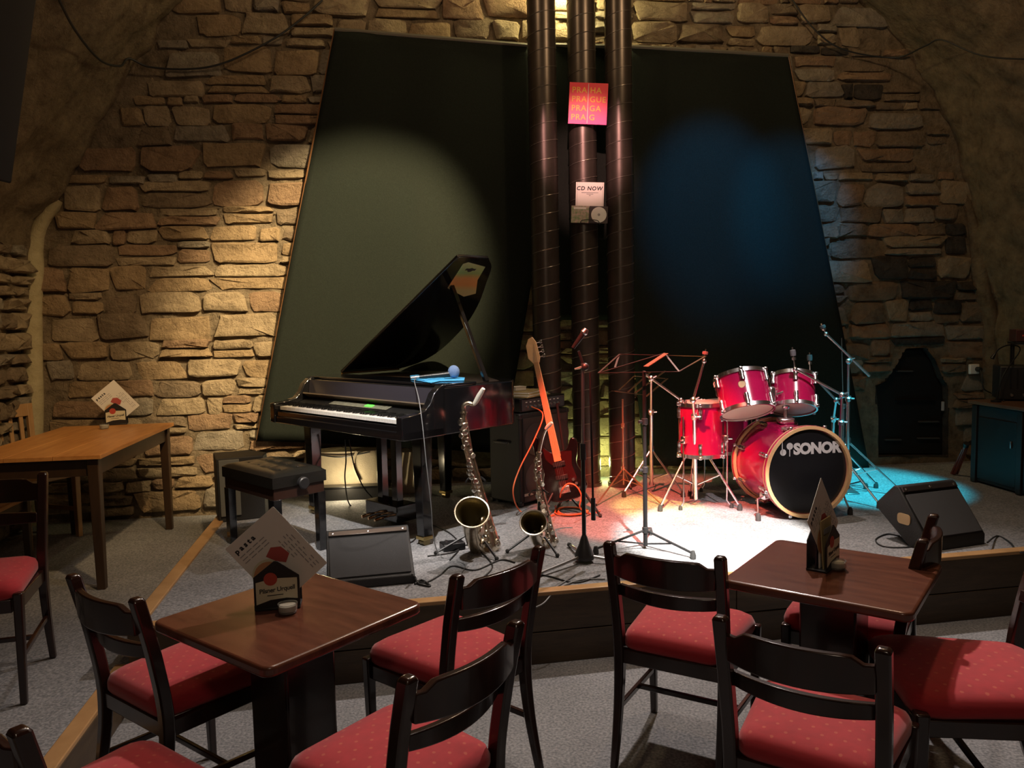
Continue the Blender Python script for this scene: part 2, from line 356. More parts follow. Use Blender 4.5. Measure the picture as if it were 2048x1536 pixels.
# end wall: mortar bed with an opening for the niche
def wall_mesh():
    b = MB(); nu, nw, u0, u1, w0, w1 = 320, 210, -4.3, 4.7, 0, 5.7
    idx = {}
    for j in range(nw+1):
        for i in range(nu+1):
            u = u0 + (u1-u0)*i/nu; w = w0 + (w1-w0)*j/nw
            if inpoly((u, w), niche):        # pull the cut edge onto the outline of the opening
                best = None
                for p, q in zip(niche, niche[1:] + niche[:1]):
                    ex, ey = q[0]-p[0], q[1]-p[1]; k = max(0, min(1, ((u-p[0])*ex + (w-p[1])*ey) / (ex*ex + ey*ey))); c = (p[0]+ex*k, p[1]+ey*k); dd = math.dist(c, (u, w))
                    if best is None or dd < best[0]: best = (dd, c)
                u, w = best[1]
            d = .018 * noise.noise(Vector((u*2.3, w*2.3, 3))) + .016 * noise.noise(Vector((u*9, w*9, 8)))
            idx[i, j] = len(b.v); b.v.append(W(u, w, d - .008))
    for j in range(nw):
        for i in range(nu):
            c = (u0 + (u1-u0)*(i+.5)/nu, w0 + (w1-w0)*(j+.5)/nw)
            if inpoly(c, niche): continue
            b.f.append([idx[i, j], idx[i+1, j], idx[i+1, j+1], idx[i, j+1]]); b.m.append(0)
    return b.build('wall_back', mortar)
wall = tag(wall_mesh(), 'end wall of rough coursed rubble stone under the vault', 'wall', kind='structure')
rec = MB()
for p, q in zip(niche, niche[1:] + niche[:1]): rec.add([W(*p, .0), W(*q, .0), W(*q, -.4), W(*p, -.4)], [(0, 1, 2, 3)])
rec.add([W(*p, -.4) for p in niche], [list(range(len(niche)))])
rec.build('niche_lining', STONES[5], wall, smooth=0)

def stone(b, P, u0, u1, w0, w1, h, rnd, nn=12):
    """one rough stone: squarish broken outline sunk in the mortar, chipped rim, uneven face"""
    cu, cw, a, c = (u0+u1)/2, (w0+w1)/2, (u1-u0)/2, (w1-w0)/2
    e = rnd.uniform(.12, .42); sk = rnd.uniform(-.22, .22); tp = rnd.uniform(-.14, .14)
    base = []
    for k in range(nn):
        t = 2*pi*(k + .5 + rnd.uniform(-.25, .25)) / nn; cs, sn = math.cos(t), math.sin(t)
        x = math.copysign(abs(cs)**e, cs); y = math.copysign(abs(sn)**e, sn)
        x = x*rnd.uniform(.88, 1.04); y = y*rnd.uniform(.80, 1.06)
        base.append((x*a*(1 + tp*y) + sk*y*c, y*c))
    tx, ty = rnd.uniform(-.35, .35), rnd.uniform(-.15, .5); sd = rnd.uniform(0, 99)
    k0 = len(b.v)
    for sc, dh in ((1.0, -.03), (.96, h*.55), (.80, h*.95), (.42, h)):
        for x, y in base:
            q = dh
            if dh > 0: q = dh + h*(tx*x*sc/a - ty*y*sc/c) + .8*h*noise.noise(Vector((x*9, y*14, sd))) + h*rnd.uniform(-.14, .14)
            b.v.append(P(cu + x*sc, cw + y*sc, max(q, -.03)))
    b.v.append(P(cu, cw, h*rnd.uniform(.9, 1.25)))
    for r in range(3):
        for k in range(nn):
            i0 = k0 + r*nn; b.f.append([i0 + k, i0 + (k+1) % nn, i0 + nn + (k+1) % nn, i0 + nn + k]); b.m.append(b.mi)
    for k in range(nn):
        b.f.append([k0 + 3*nn + k, k0 + 3*nn + (k+1) % nn, k0 + 4*nn]); b.m.append(b.mi)

screenL = [(670, 60), (1058, 92), (1062, 560), (1000, 905), (515, 880)]
screenR = [(1262, 94), (1575, 112), (1737, 940), (1290, 930)]
def hidden(u, w):
    for q in (screenL, screenR):
        P = [wpx(*p, .06) for p in q]; cx = sum(p[0] for p in P)/len(P); cy = sum(p[1] for p in P)/len(P)
        if inpoly((u, w), [(cx + (p[0]-cx)*.80, cy + (p[1]-cy)*.86) for p in P]): return True
    return False
rnd = random.Random(21)
cand = []
w = .10
while w < 4.75:
    h = rnd.choice([.07, .095, .12, .14, .155, .17, .19, .205]); u = -4.1 + rnd.uniform(0, .2); ph = rnd.uniform(0, 9)
    while u < 4.5:
        L = rnd.uniform(1.1, 3.3) * (h*.6 + .065)
        if rnd.random() < .12: L *= .55
        wob = .055 * noise.noise(Vector((u*.8, w*.7, 0))) + rnd.uniform(-.012, .012)
        parts = [(w + wob, w + wob + h)]
        if h > .13 and rnd.random() < .22: s = rnd.uniform(.35, .65); parts = [(w + wob, w + wob + h*s), (w + wob + h*s, w + wob + h)]
        for a, c in parts:
            cu, cw = u + L/2, (a+c)/2
            if cu - L*.3 < interp(LB, cw) or cu + L*.3 > interp(RB, cw): continue
            if cu < -1.9 and cw < .2 or cu >= -1.9 and cw < .36: continue
            if any(inpoly((x, y), niche) for x in (u+.02, cu, u+L-.02) for y in (a+.02, c-.02)): continue
            if hidden(cu, cw): continue
            cand.append((u+.002, u+L-.002, a+.001, c-.001))
        u += L
    w += h
soot = [wpx(*p) for p in [(1850, 330), (1890, 480), (1820, 535), (1870, 600), (1680, 25), (1640, 110), (1720, 185), (1930, 560), (1760, 520), (1840, 690)]]
def pick(cu, cw):
    if cu > 2.2 and min(math.hypot((cu-s[0])*.6, (cw-s[1])*1.6) for s in soot) < .16 and rnd.random() < .8: return 5
    r = rnd.random()
    if cu > 2.4: return 4 if r < .35 else 2 if r < .62 else 3 if r < .8 else 0  # right-hand stones picked darker and greyer: dim lighting put into the colour mix
    return 0 if r < .36 else 1 if r < .62 else 2 if r < .76 else 3 if r < .9 else 4
def inframe(c):
    x = CAM; p = W((c[0]+c[1])/2, (c[2]+c[3])/2) - CAM; z = p.dot(c_f)
    px = 1024 + FPX*p.dot(c_r)/z; py = 768 - FPX*p.dot(c_u)/z
    return -20 < px < 2068 and -20 < py < 1060
cand.sort(key=lambda c: -(c[1]-c[0])*(c[3]-c[2]) * (1 if inframe(c) else .01))
rest = MB()
for i, c in enumerate(cand):
    k = pick((c[0]+c[1])/2, (c[2]+c[3])/2); hh = rnd.uniform(.012, .034)
    if i < 300:
        b = MB(); stone(b, W, *c, hh, rnd); b.build('stone', STONES[k], wall, smooth=32, center=True)
    else:
        rest.mi = k; stone(rest, W, *c, hh, rnd)
tag(rest.build('small_stones', STONES, wall, smooth=32), kind='stuff')

# vault and side walls: the outline swept towards the viewer
prof = [(p[0], p[1]) for p in [(LB[0][0]-.02, 0.0)] + LB[0:]]
top = [(-1.7, 4.75), (-.6, 5.25), (.5, 5.45), (1.6, 5.2)]
prof += [p for p in top if p[1] > LB[-1][1]]
prof += RB[::-1] + [(RB[0][0]+.02, 0.0)]
prof = [(p.x, p.y) for p in smoothpath([Vector((p[0], p[1], 0)) for p in prof], 9)]
nP = len(prof); NS = 170
iL = max(i for i in range(nP) if prof[i][0] < 0 and prof[i][1] < 1.9 and i < nP//2); iR = min(i for i in range(nP) if i > nP//2 and prof[i][1] < 1.9)
def vault(name, i0, i1, m, lab, cat):
    def fn(a, c):
        i = i0 + round(a * (i1-i0)); s = -.1 + 9.1 * c**1.25
        u, w = prof[i]; q = prof[min(i+1, nP-1)]; o = prof[max(i-1, 0)]
        t = Vector((q[0]-o[0], q[1]-o[1])).normalized(); nrm = (t.y, -t.x)
        d = .05 * noise.noise(Vector((u*1.7, w*1.7, s*1.7))) + .05 * noise.noise(Vector((u*5, w*5, s*4))) + .035 * abs(noise.noise(Vector((u*11, w*11, s*8))))
        return W(u + nrm[0]*d, w + nrm[1]*d, s)
    return tag(MB().grid(fn, i1-i0, NS).build(name, m, smooth=80), lab, cat, kind='structure')
wl = vault('wall_left', 0, iL, plaster, 'rough rubble side wall at the left edge', 'wall')
vault('ceiling', iL, iR, plaster, 'rough plastered stone barrel vault overhead', 'ceiling')
wr = vault('wall_right', iR, nP-1, plaster, 'dim plastered side wall behind the desk', 'wall')
bw = MB().box(W(.2, 2.7, 9.1), (9.4, .1, 5.6), Rz(math.atan(.109))).build('wall_front', plaster, smooth=0); tag(bw, 'wall behind the viewer', 'wall', kind='structure')
# rubble showing on the left side wall
rl = random.Random(5)
def WLP(s, w, h): u = interp(LB, w); return W(u + .02 + h, w, s)
w = .2
while w < 2.2:
    h = rl.uniform(.08, .17); s = .1
    while s < 1.5:
        L = rl.uniform(.15, .38)
        b = MB(); stone(b, WLP, s, s+L-.015, w, w+h-.012, rl.uniform(.03, .06), rl); b.build('stone', STONES[rl.choice([0, 2, 4, 4])], wl, smooth=50, center=True); s += L
    w += h
def fillet(name, tab, m, r0):
    pts = [(tab[0][0], .1)] + [p for p in tab if p[1] < 2.75]
    P = smoothpath([W(u + (.02 if u < 0 else -.02), w, .02 - .10*max(0, w-2.2)) for u, w in pts], 6)
    return tag(MB().tube(P, [r0 * (1 + .45*noise.noise(Vector((0, 0, p.z*2.2)))) * (1 if p.z < 2.1 else max(.3, 1-.9*(p.z-2.1))) for p in P], 8).build(name, m, smooth=80), 'smooth plaster fillet where the end wall meets the vault', 'trim', kind='structure')
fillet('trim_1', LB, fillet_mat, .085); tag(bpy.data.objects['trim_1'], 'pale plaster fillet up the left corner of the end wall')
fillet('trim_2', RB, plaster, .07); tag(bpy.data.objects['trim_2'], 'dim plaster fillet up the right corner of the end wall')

# black cabinet in the niche
nc = thing('niche_cabinet', 'black iron rack filling the arched niche in the right wall', 'cabinet', W(*wpx(1825, 908), -.2))
iv = nc.location
cxn = sum(p[0] for p in niche)/len(niche)
MB().prism([(cxn + (p[0]-cxn)*.97, p[1] - (.01 if p[1] > 1 else -.004)) for p in niche], WO + WN*-.3 - iv, WE, (0,0,1), WN, .24).build('body', mat('iron_black', (.004, .004, .004), .6), nc, bevel=.01)
for x0, x1, y in ((1792, 1823, 742), (1836, 1875, 843), (1768, 1800, 879), (1833, 1876, 876), (1790, 1868, 800)):
    a, b = W(*wpx(x0, y, -.06), -.05) - iv, W(*wpx(x1, y, -.06), -.05) - iv
    MB().beam(a, b, .03, .012).build('slat', mat('slat_grey', (.06, .058, .055), .5) if y != 800 else black_metal, nc)
a = W(*wpx(1884, 812, -.05), -.04) - iv
MB().box(a, (.02, .02, .08)).build('latch', mat('latch_grey', (.4, .4, .4), .5), nc, bevel=.003)

# ------------------------------------------------------------------ backdrop cloths on the end wall
cloth_black = mat('backdrop_cloth', (.0125, .0155, .0125), .95, bump=.2, bscale=300, var=.18, vscale=90, spec=.1)
batten = mat('batten_wood', (.16, .075, .03), .5)
def backdrop(name, label, left, right, out, battens=True):
    L = [wpx(*p, out) for p in left]; R = [wpx(*p, out) for p in right]
    c = W(*L[-1], out)
    t = thing(name, label, 'curtain', c, group='backdrop cloths')
    def edge(tab, v):
        n = len(tab)-1; ln = [math.dist(tab[i], tab[i+1]) for i in range(n)]; s = v*sum(ln)
        for i in range(n):
            if s <= ln[i] or i == n-1: k = s/ln[i]; return (tab[i][0]+(tab[i+1][0]-tab[i][0])*k, tab[i][1]+(tab[i+1][1]-tab[i][1])*k)
            s -= ln[i]
    def fn(u, v):
        a, b = edge(L, v), edge(R, v); x = a[0]+(b[0]-a[0])*u; y = a[1]+(b[1]-a[1])*u
        d = .012*math.sin(u*13 + 2*v) * (.3+v) + .008*noise.noise(Vector((x*2, y*1.2, 4)))
        return W(x, y, out + d) - c
    b = MB().grid(fn, 40, 40); o = b.build('cloth', cloth_black, t, smooth=80)
    s = o.modifiers.new('thick', 'SOLIDIFY'); s.thickness = .012; s.offset = -1
    MB().tube([W(*L[0], out+.005)-c, W(*R[0], out+.005)-c], .018, 8).build('top_rail', mat('rail_grey', (.10, .09, .07), .6), t)
    if battens:
        MB().tube([W(*p, out+.004)-c for p in battens], .011, 6).build('edge_batten', batten, t)
    return t
Lp = [(670, 60), (592, 470), (515, 880)]; Rp = [(1575, 112), (1656, 526), (1737, 940)]
backdrop('backdrop_cloth', 'tall black backdrop cloth behind the grand piano', Lp, [(1060, 92), (1063, 560), (1032, 745), (1000, 905)], .07, [wpx(*p, .07) for p in Lp])
backdrop('backdrop_cloth', 'tall black backdrop cloth behind the red drum kit', [(1258, 94), (1264, 690), (1288, 930)], Rp, .07, [wpx(*p, .07) for p in Rp])
backdrop('backdrop_cloth', 'narrow black cloth hung between the ventilation pipes', [(1080, 90), (1086, 300), (1092, 640)], [(1240, 94), (1240, 400), (1240, 640)], .07, None)

# ------------------------------------------------------------------ spiral pipes
duct = mat('duct_paint', (.085, .07, .06), .34, metal=.7, var=.2, vscale=5)
seam_m = mat('duct_seam', (.16, .14, .12), .35, metal=.6)
for px, Y, r, lab in ((1090, 6.05, .106, 'leftmost of the three dark spiral ventilation pipes'), (1168, 6.12, .106, 'middle dark spiral pipe carrying the pink sign'), (1240, 6.08, .101, 'rightmost of the three dark spiral ventilation pipes, beside the drums')):
    p = at(px, 480, Y); t = thing('ventilation_pipe', lab, 'pipe', (p.x, p.y, ST), group='spiral pipes')
    top = 4.95
    MB().lathe([(r, 0), (r, top)], n=40).build('duct', duct, t)
    n = 34; turns = int(top/.133); P = [Vector((math.cos(2*pi*k/n)*(r+.0005), math.sin(2*pi*k/n)*(r+.0005), .133*k/n)) for k in range(turns*n+1)]
    MB().tube(P, .0035, 5).build('spiral_seam', seam_m, t)
    MB().lathe([(r+.004, 0), (r+.012, 0), (r+.012, .03), (r+.004, .03)], n=32).build('base_collar', duct, t)
# ------------------------------------------------------------------ chairs
def make_chair():
    t = thing('dining_chair', 'x', 'chair', group='red seated chairs')
    for s in (-1, 1):
        P = smoothpath([(s*.192, -.265, 0), (s*.192, -.215, .22), (s*.194, -.195, .43), (s*.198, -.225, .65), (s*.200, -.268, .84)], 5)
        b = MB(); n = len(P)
        # square section post, tapering to the foot, rounded top
        for i in range(n-1):
            w0 = .024 + .014*min(1, P[i].z/.4); w1 = .024 + .014*min(1, P[i+1].z/.4)
            pass
        vs = []; fs = []
        for i, p in enumerate(P):
            ww = (.026 + .012*min(1, p.z/.4)) / 2
            vs += [p + Vector((a*ww, c*ww*1.05, 0)) for a, c in ((-1,-1),(1,-1),(1,1),(-1,1))]
        for i in range(n-1):
            for k in range(4): fs.append((i*4+k, i*4+(k+1) % 4, i*4+4+(k+1) % 4, i*4+4+k))
        fs += [(3,2,1,0)]; b.add(vs, fs)
        top = P[-1]; ww = .019
        b.add([top + Vector((a*ww, c*ww, 0)) for a, c in ((-1,-1),(1,-1),(1,1),(-1,1))] + [top + Vector((a*ww*.75, c*ww*.75 - .002, .011)) for a, c in ((-1,-1),(1,-1),(1,1),(-1,1))], [(0,1,5,4),(1,2,6,5),(2,3,7,6),(3,0,4,7),(4,5,6,7)])
        b.build('back_post', dark_wood, t, bevel=.006)
    for s in (-1, 1):
        MB().beam((s*.205, .195, 0), (s*.212, .195, .455), .026, .026, (0,1,0), .036, .036).build('front_leg', dark_wood, t, bevel=.006)
    # shaped top rail: bowed back, with a step down near each post
    def rail(z0, z1, name, step):
        b = MB(); N = 14; vs = []
        for i in range(N+1):
            a = -1 + 2*i/N; x = a*.184; zc = (z0+z1)/2
            yb = -.215 - .02*(zc-.62)/.2 - .040*(1-a*a) - .042*(zc > .7)*1.0 + .012
            zt = z1 - (step*max(0, min(1, (abs(a)-.70)/.14)))
            zb = z0 + .010*(1-a*a)*-1
            th = .011
            vs += [Vector((x, yb-th, zb)), Vector((x, yb+th, zb)), Vector((x, yb+th-.004, zt)), Vector((x, yb-th-.004, zt))]
        fs = [(i*4+k, i*4+(k+1) % 4, i*4+4+(k+1) % 4, i*4+4+k) for i in range(N) for k in range(4)] + [(3,2,1,0), (N*4, N*4+1, N*4+2, N*4+3)]
        return b.add(vs, [f[::-1] for f in fs]).build(name, dark_wood, t, bevel=.004)
    rail(.728, .822, 'top_rail', .02); rail(.640, .682, 'lower_rail', 0)
    # seat frame
    b = MB(); z = .405
    b.beam((-.19, .198, z), (.19, .198, z), .022, .055).beam((-.18, -.195, z), (.18, -.195, z), .022, .055)
    b.beam((-.205, .19, z), (-.19, -.19, z), .022, .055).beam((.205, .19, z), (.19, -.19, z), .022, .055)
    b.build('seat_frame', dark_wood, t, bevel=.004)
    for s in (-1, 1): MB().beam((s*.206, .19, .19), (s*.192, -.215, .21), .016, .022).build('side_stretcher', dark_wood, t, bevel=.003)
    MB().beam((-.199, .0, .2), (.199, .0, .2), .016, .02).build('cross_stretcher', dark_wood, t, bevel=.003)
    # padded seat, wider at the front, crowned
    def outline(sc):
        pts = []
        hw_f, hw_b, d = .222*sc, .182*sc, .212*sc
        raw = [(-hw_b, -d), (hw_b, -d), (hw_f, d), (-hw_f, d)]; r = [.05*sc, .05*sc, .075*sc, .075*sc]
        for i in range(4):
            p0, p1, p2 = Vector(raw[i-1]), Vector(raw[i]), Vector(raw[(i+1) % 4])
            a = p1 + (p0-p1).normalized()*r[i]; c = p1 + (p2-p1).normalized()*r[i]
            for j in range(5):
                q = j/4; pts.append((1-q)**2*a + 2*q*(1-q)*p1 + q*q*c)
        return pts
    layers = [(.965, .432), (1.0, .445), (1.0, .468), (.965, .488), (.86, .503), (.60, .512), (.3, .516)]
    vs = []; K = 20
    for sc, zz in layers: vs += [Vector((p.x, p.y+.005, zz)) for p in outline(sc)]
    vs.append(Vector((0, .005, .517))); fs = [(i*K+k, i*K+(k+1) % K, i*K+K+(k+1) % K, i*K+K+k) for i in range(len(layers)-1) for k in range(K)]
    fs += [((len(layers)-1)*K+k, (len(layers)-1)*K+(k+1) % K, len(vs)-1) for k in range(K)] + [list(range(K))[::-1]]
    MB().add(vs, fs).build('seat', seat_red, t, smooth=70)
    return t
POST = Vector((.2, -.268, .85))
chair0 = make_chair(); _used = []
def put_chair(label, loc, yaw):
    c = chair0 if not _used else copy_tree(chair0)
    _used.append(1); c.location = loc; c.rotation_euler = (0, 0, yaw); c['label'] = label
    return c
def chair_by_posts(label, a, b, z0=0):
    A, B = G(*a, z0+.85), G(*b, z0+.85); d = B - A; yaw = math.atan2(d.y, d.x)
    m = (A+B)/2; loc = m - Rz(yaw) @ Vector((0, POST.y, 0)); loc.z = z0
    return put_chair(label, loc, yaw)
def chair_by_point(label, local, world, yaw, z0=0):
    loc = Vector(world) - Rz(yaw) @ Vector(local); loc.z = z0
    return put_chair(label, loc, yaw)
chair_by_posts('red dotted chair at the left side of the left dark table', (143, 1147), (277, 1197))
chair_by_posts('red dotted chair between the left dark table and the stage edge', (917, 1148), (1075, 1093))
chair_by_posts('dark chair at bottom centre with its back to us and a shaded red seat', (813, 1353), (1032, 1241))
chair_by_posts('red dotted chair in front of the music stand, left of the right table', (1221, 1083), (1438, 1112))
chair_by_posts('dark chair at bottom right with its back to us at the right table', (1437, 1230), (1773, 1296))
chair_by_posts('chair on the far side of the right table, seat half hidden by the table post', (1856, 1068), (1876, 1020)).location += Vector((-.05, -.06, 0))
wc = put_chair('chair at the right edge with a wide red seat in shadow', (1.475, 2.475, 0), math.radians(81)); wc.scale = (1.2, 1.2, 1.0)
chair_by_point('chair cut off at the bottom left corner, only post and red seat showing', (.2, -.268, .85), G(38, 1455, .85), math.radians(-35.7))
chair_by_point('chair at the left edge on the side platform, facing us', (-.192, -.265, 0), G(107, 1315, PL), math.radians(196), PL)

# ------------------------------------------------------------------ dark square tables
def make_table(label, corners):
    P = [G(*c, .74) for c in corners]; c = sum(P, Vector()) / 4; yaw = math.atan2(*(P[1]-P[0]).yx)
    t = thing('square_table', label, 'table', (c.x, c.y, 0), yaw, 'dark square tables')
    MB().prism(rounded(.60, .60, .035, 5), (0,0,.708), (1,0,0), (0,1,0), (0,0,1), .032).build('tabletop', table_wood, t, bevel=.009, seg=3)
    MB().box((0, 0, .36), (.19, .19, .696)).build('pedestal', dark_wood, t, bevel=.008)
    MB().box((0, 0, .70), (.32, .32, .016)).build('mounting_plate', dark_wood, t, bevel=.003)
    MB().box((0, 0, .025), (.44, .44, .05)).build('base', dark_wood, t, bevel=.012)
    return t
make_table('dark square pedestal table at left centre with rounded glossy edges', [(309, 1241), (543, 1339), (842, 1206), (606, 1140)])
make_table('dark reddish square pedestal table at the right', [(1458, 1158), (1837, 1228), (1867, 1124), (1547, 1080)])

# ------------------------------------------------------------------ long pine table, bench, slatted chair on the side platform
ty = math.atan2(.19, 1.39)
wt = thing('pine_table', 'long orange pine table with dark legs by the stone wall', 'table', (-2.30, 4.33, PL), ty)
TW, TL_, TH = .76, 1.42, .78
b = MB()
for k in range(3):
    x0 = -TW + k*TW/3
    MB().box((x0 + TW/6, TL_/2, TH-.0125), (TW/3-.0015, TL_, .025)).build('top_board', pine, wt, bevel=.002)
b.box((-TW/2, .05, TH-.075), (TW-.14, .022, .10)).box((-TW/2, TL_-.05, TH-.075), (TW-.14, .022, .10)).box((-.05, TL_/2, TH-.075), (.022, TL_-.14, .10)).box((-TW+.05, TL_/2, TH-.075), (.022, TL_-.14, .10))
b.build('apron', table_leg_wood, wt, bevel=.003)
for x, y in ((-.055, .055), (-.055, TL_-.055), (-TW+.055, .055), (-TW+.055, TL_-.055)):
    MB().beam((x, y, 0), (x, y, TH-.026), .045, .045, (0,1,0), .062, .062).build('leg', table_leg_wood, wt, bevel=.004)
wb = thing('pine_bench', 'low pine bench end beside the long table at the left edge', 'bench', (-3.25, 4.62, PL), ty)
MB().box((0, 0, .435), (.46, .62, .03)).build('bench_seat', pine, wb, bevel=.006)
for x in (-.19, .19):
    for y in (-.25, .25): MB().beam((x, y, 0), (x, y, .42), .035, .035, (0,1,0), .045, .045).build('leg', table_leg_wood, wb, bevel=.003)
MB().box((0, 0, .385), (.38, .5, .06)).build('apron', table_leg_wood, wb, bevel=.003)
sc_ = thing('slatted_chair', 'light wooden chair with upright back slats behind the pine table', 'chair', (-3.37, 5.42, PL), math.radians(-112))
for s in (-1, 1):
    MB().beam((s*.19, -.2, 0), (s*.19, -.24, .95), .036, .036, (0,1,0), .04, .03).build('back_post', pine_dull, sc_, bevel=.004)
    MB().beam((s*.19, .19, 0), (s*.19, .19, .44), .034, .034, (0,1,0), .042, .042).build('front_leg', pine_dull, sc_, bevel=.004)
    MB().beam((s*.19, .19, .2), (s*.19, -.2, .2), .016, .03).build('stretcher', pine_dull, sc_, bevel=.003)
MB().box((0, 0, .455), (.43, .43, .03)).build('seat', pine_dull, sc_, bevel=.006)
MB().box((0, -.236, .905), (.36, .022, .09)).build('top_rail', pine_dull, sc_, bevel=.004)
MB().box((0, -.217, .55), (.36, .02, .05)).build('lower_rail', pine_dull, sc_, bevel=.004)
for k in range(4): MB().beam((-.12+.08*k, -.218, .57), (-.12+.08*k, -.236, .87), .028, .014, (0,1,0)).build('slat', pine_dull, sc_, bevel=.002)

# ------------------------------------------------------------------ menu holders, menus, small glasses
peach = mat('drink_print', (.55, .26, .12), .6); berry = mat('berry_print', (.42, .07, .06), .6); grey_ink = mat('grey_ink', (.32, .31, .31), .7)
yellow_sheet = mat('yellow_sheet', (.42, .34, .17), .7)
glass = mat('salt_glass', (.8, .82, .8), .08, trans=.85); wax = mat('wax', (.68, .66, .58), .5, spec=.4)
def holder(pos, yaw, where):
    t = thing('menu_holder', 'black gabled menu holder with cream beer label ' + where, 'menu holder', pos, yaw, 'menu holders')
    w = .142; gable = [(-w/2, 0), (w/2, 0), (w/2, .105), (.006, .155), (-.006, .155), (-w/2, .105)]
    MB().prism(gable, (0, -.035, .004), (1,0,0), (0,0,1), (0,1,0), .004).build('front_plate', black_plastic, t, bevel=.0015)
    MB().prism(gable, (0, .031, .004), (1,0,0), (0,0,1), (0,1,0), .004).build('back_plate', black_plastic, t, bevel=.0015)
    MB().box((0, 0, .004), (w, .074, .008)).build('base', black_plastic, t, bevel=.002)
    for sgn, y in ((-1, -.0355), (1, .0355)):
        lab = [(-.064, .016), (-.02, .030), (.03, .034), (.064, .030), (.064, .098), (-.01, .100), (-.064, .088)]
        X = Vector((-sgn, 0, 0)); o = Vector((0, y, .004))
        if sgn > 0: lab = [(-p[0], p[1]) for p in lab][::-1]; X = Vector((1, 0, 0))
        L = MB().prism(lab, o, (1,0,0), (0,0,1), (0, sgn, 0), .0008).build('label', cream, t, smooth=0)
        XX = Vector((1,0,0)) if sgn < 0 else Vector((-1,0,0))
        text('lettering', 'Pilsner Urquell', .0205, o + Vector((0, sgn*.0012, .052)) - XX*.054, XX + Vector((0,0,.09)), Vector((0,0,1)), ink, L, .0004, .0003, space=.92)
        MB().prism(circle(.021, 20), o + Vector((-.018*XX.x, 0, .098)), XX, (0,0,1), (0, sgn, 0), .0016).build('seal', red_print, L, smooth=0)
        MB().prism([(-.03, .0), (.02, .002), (.02, .0045), (-.03, .0025)], o + Vector((0, 0, .043)), XX, (0,0,1), (0, sgn, 0), .0013).build('underline', ink, L, smooth=0)
    return t
def menu(pos, yaw, tilt, where, spin=-42, w=.20, h=.255, cz=.165):
    t = thing('menu_card', 'white drinks menu card ' + where, 'menu', pos, yaw, 'menu cards')
    R = Matrix.Rotation(math.radians(tilt), 3, 'X') @ Matrix.Rotation(math.radians(spin), 3, 'Y')
    X, Z, N = R @ Vector((1,0,0)), R @ Vector((0,0,1)), R @ Vector((0,-1,0)); o = Vector((0, 0, cz))
    sheet = MB().prism(rounded(w, h, .004, 2), o, X, Z, -N, .0012).build('sheet', paper, t, smooth=0)
    q = o + N*.0006
    # pictures of drinks near the lower corner
    MB().prism(circle(.046, 24, -.060, -.030), q, X, Z, N, .0004).build('drink_picture', peach, sheet, smooth=0)
    MB().prism(circle(.050, 24, -.058, -.026), q - N*.0003, X, Z, N, .0004).build('drink_rim', cream, sheet, smooth=0)
    MB().prism([(-.025, .022), (.005, .034), (.03, .015), (.035, -.02), (.008, -.035), (-.012, -.01)], q, X, Z, N, .0005).build('berry_picture', berry, sheet, smooth=0)
    text('heading', 'p a s t a', .024, q + X*-.085 + Z*.088, X, Z, ink, sheet, .0003, .0010)
    b = MB(); r = random.Random(3)
    for k in range(5):
        for j in range(7):
            a = -.06 + .022*j + r.uniform(0, .004)
            if k in (0, 3) and j in (2, 6): continue
            L = r.uniform(.009, .019); x = .078 - .0105*k
            if k > 2 and j < 3: continue
            b.prism([(x, a - .05), (x + .003, a - .05), (x + .003, a - .05 + L), (x, a - .05 + L)], q, X, Z, N, .0003)
    for k in range(3):
        for j in range(4): b.prism([(-.085 + .026*j, .072 - .012*k), (-.065 + .026*j, .072 - .012*k), (-.065 + .026*j, .075 - .012*k), (-.085 + .026*j, .075 - .012*k)], q, X, Z, N, .0003)
    tag(b.build('print_lines', grey_ink, sheet, smooth=0), kind='stuff')
    return t
def glass_pot(pos, where):
    t = thing('salt_glass', 'small round glass pot ' + where, 'glass', pos, group='small glass pots')
    MB().lathe([(.001, .0), (.024, .0), (.029, .006), (.031, .032), (.028, .032), (.0265, .010), (.001, .009)], n=28).build('cup', glass, t, smooth=60)
    MB().lathe([(.001, .0102), (.0255, .0102), (.0268, .026), (.001, .027)], n=24).build('filling', wax, t, smooth=60)
for pos, yaw, tilt, spin, w1, w2, gp in (
    (G(558, 1212, .74), math.radians(10), -4, -40, 'on the left dark table', 'standing tilted on the left dark table', G(576, 1226, .74)),
    (G(1646, 1134, .74), math.radians(50), -3, -40, 'seen edge-on on the right dark table', 'seen edge-on on the right dark table', G(1674, 1138, .74)),
    (G(234, 849, PL+TH), math.radians(18), -4, -40, 'on the orange pine table', 'standing tilted on the orange pine table', G(209, 858, PL+TH))):
    pos = Vector((pos.x, pos.y, pos.z + .0005)); gp = Vector((gp.x, gp.y, gp.z + .0005))
    holder(pos, yaw, w1); menu(pos, yaw, tilt, w2, spin); glass_pot(gp, w1.replace('seen edge-on ', 'beside the holder '))
c = G(1646, 1134, .74)
for k in range(3):
    t = thing('leaflet', ('yellowish folded leaflet', 'white folded leaflet', 'dark printed leaflet')[k] + ' in the holder on the right table', 'leaflet', (c.x, c.y, .7485), math.radians(50), 'leaflets in the right holder')
    MB().box((0.005*k, -.012+.011*k, .085 - .008*k), (.105, .004, .17 - .016*k), Matrix.Rotation(math.radians(3*k-4), 3, 'X')).build('sheet', (yellow_sheet, paper, mat('dark_print', (.05, .03, .05), .6))[k], t, smooth=0)
    MB().box((0.005*k, -.0145+.011*k, .13 - .008*k), (.08, .0006, .02), Matrix.Rotation(math.radians(3*k-4), 3, 'X')).build('print_band', grey_ink, t, smooth=0)
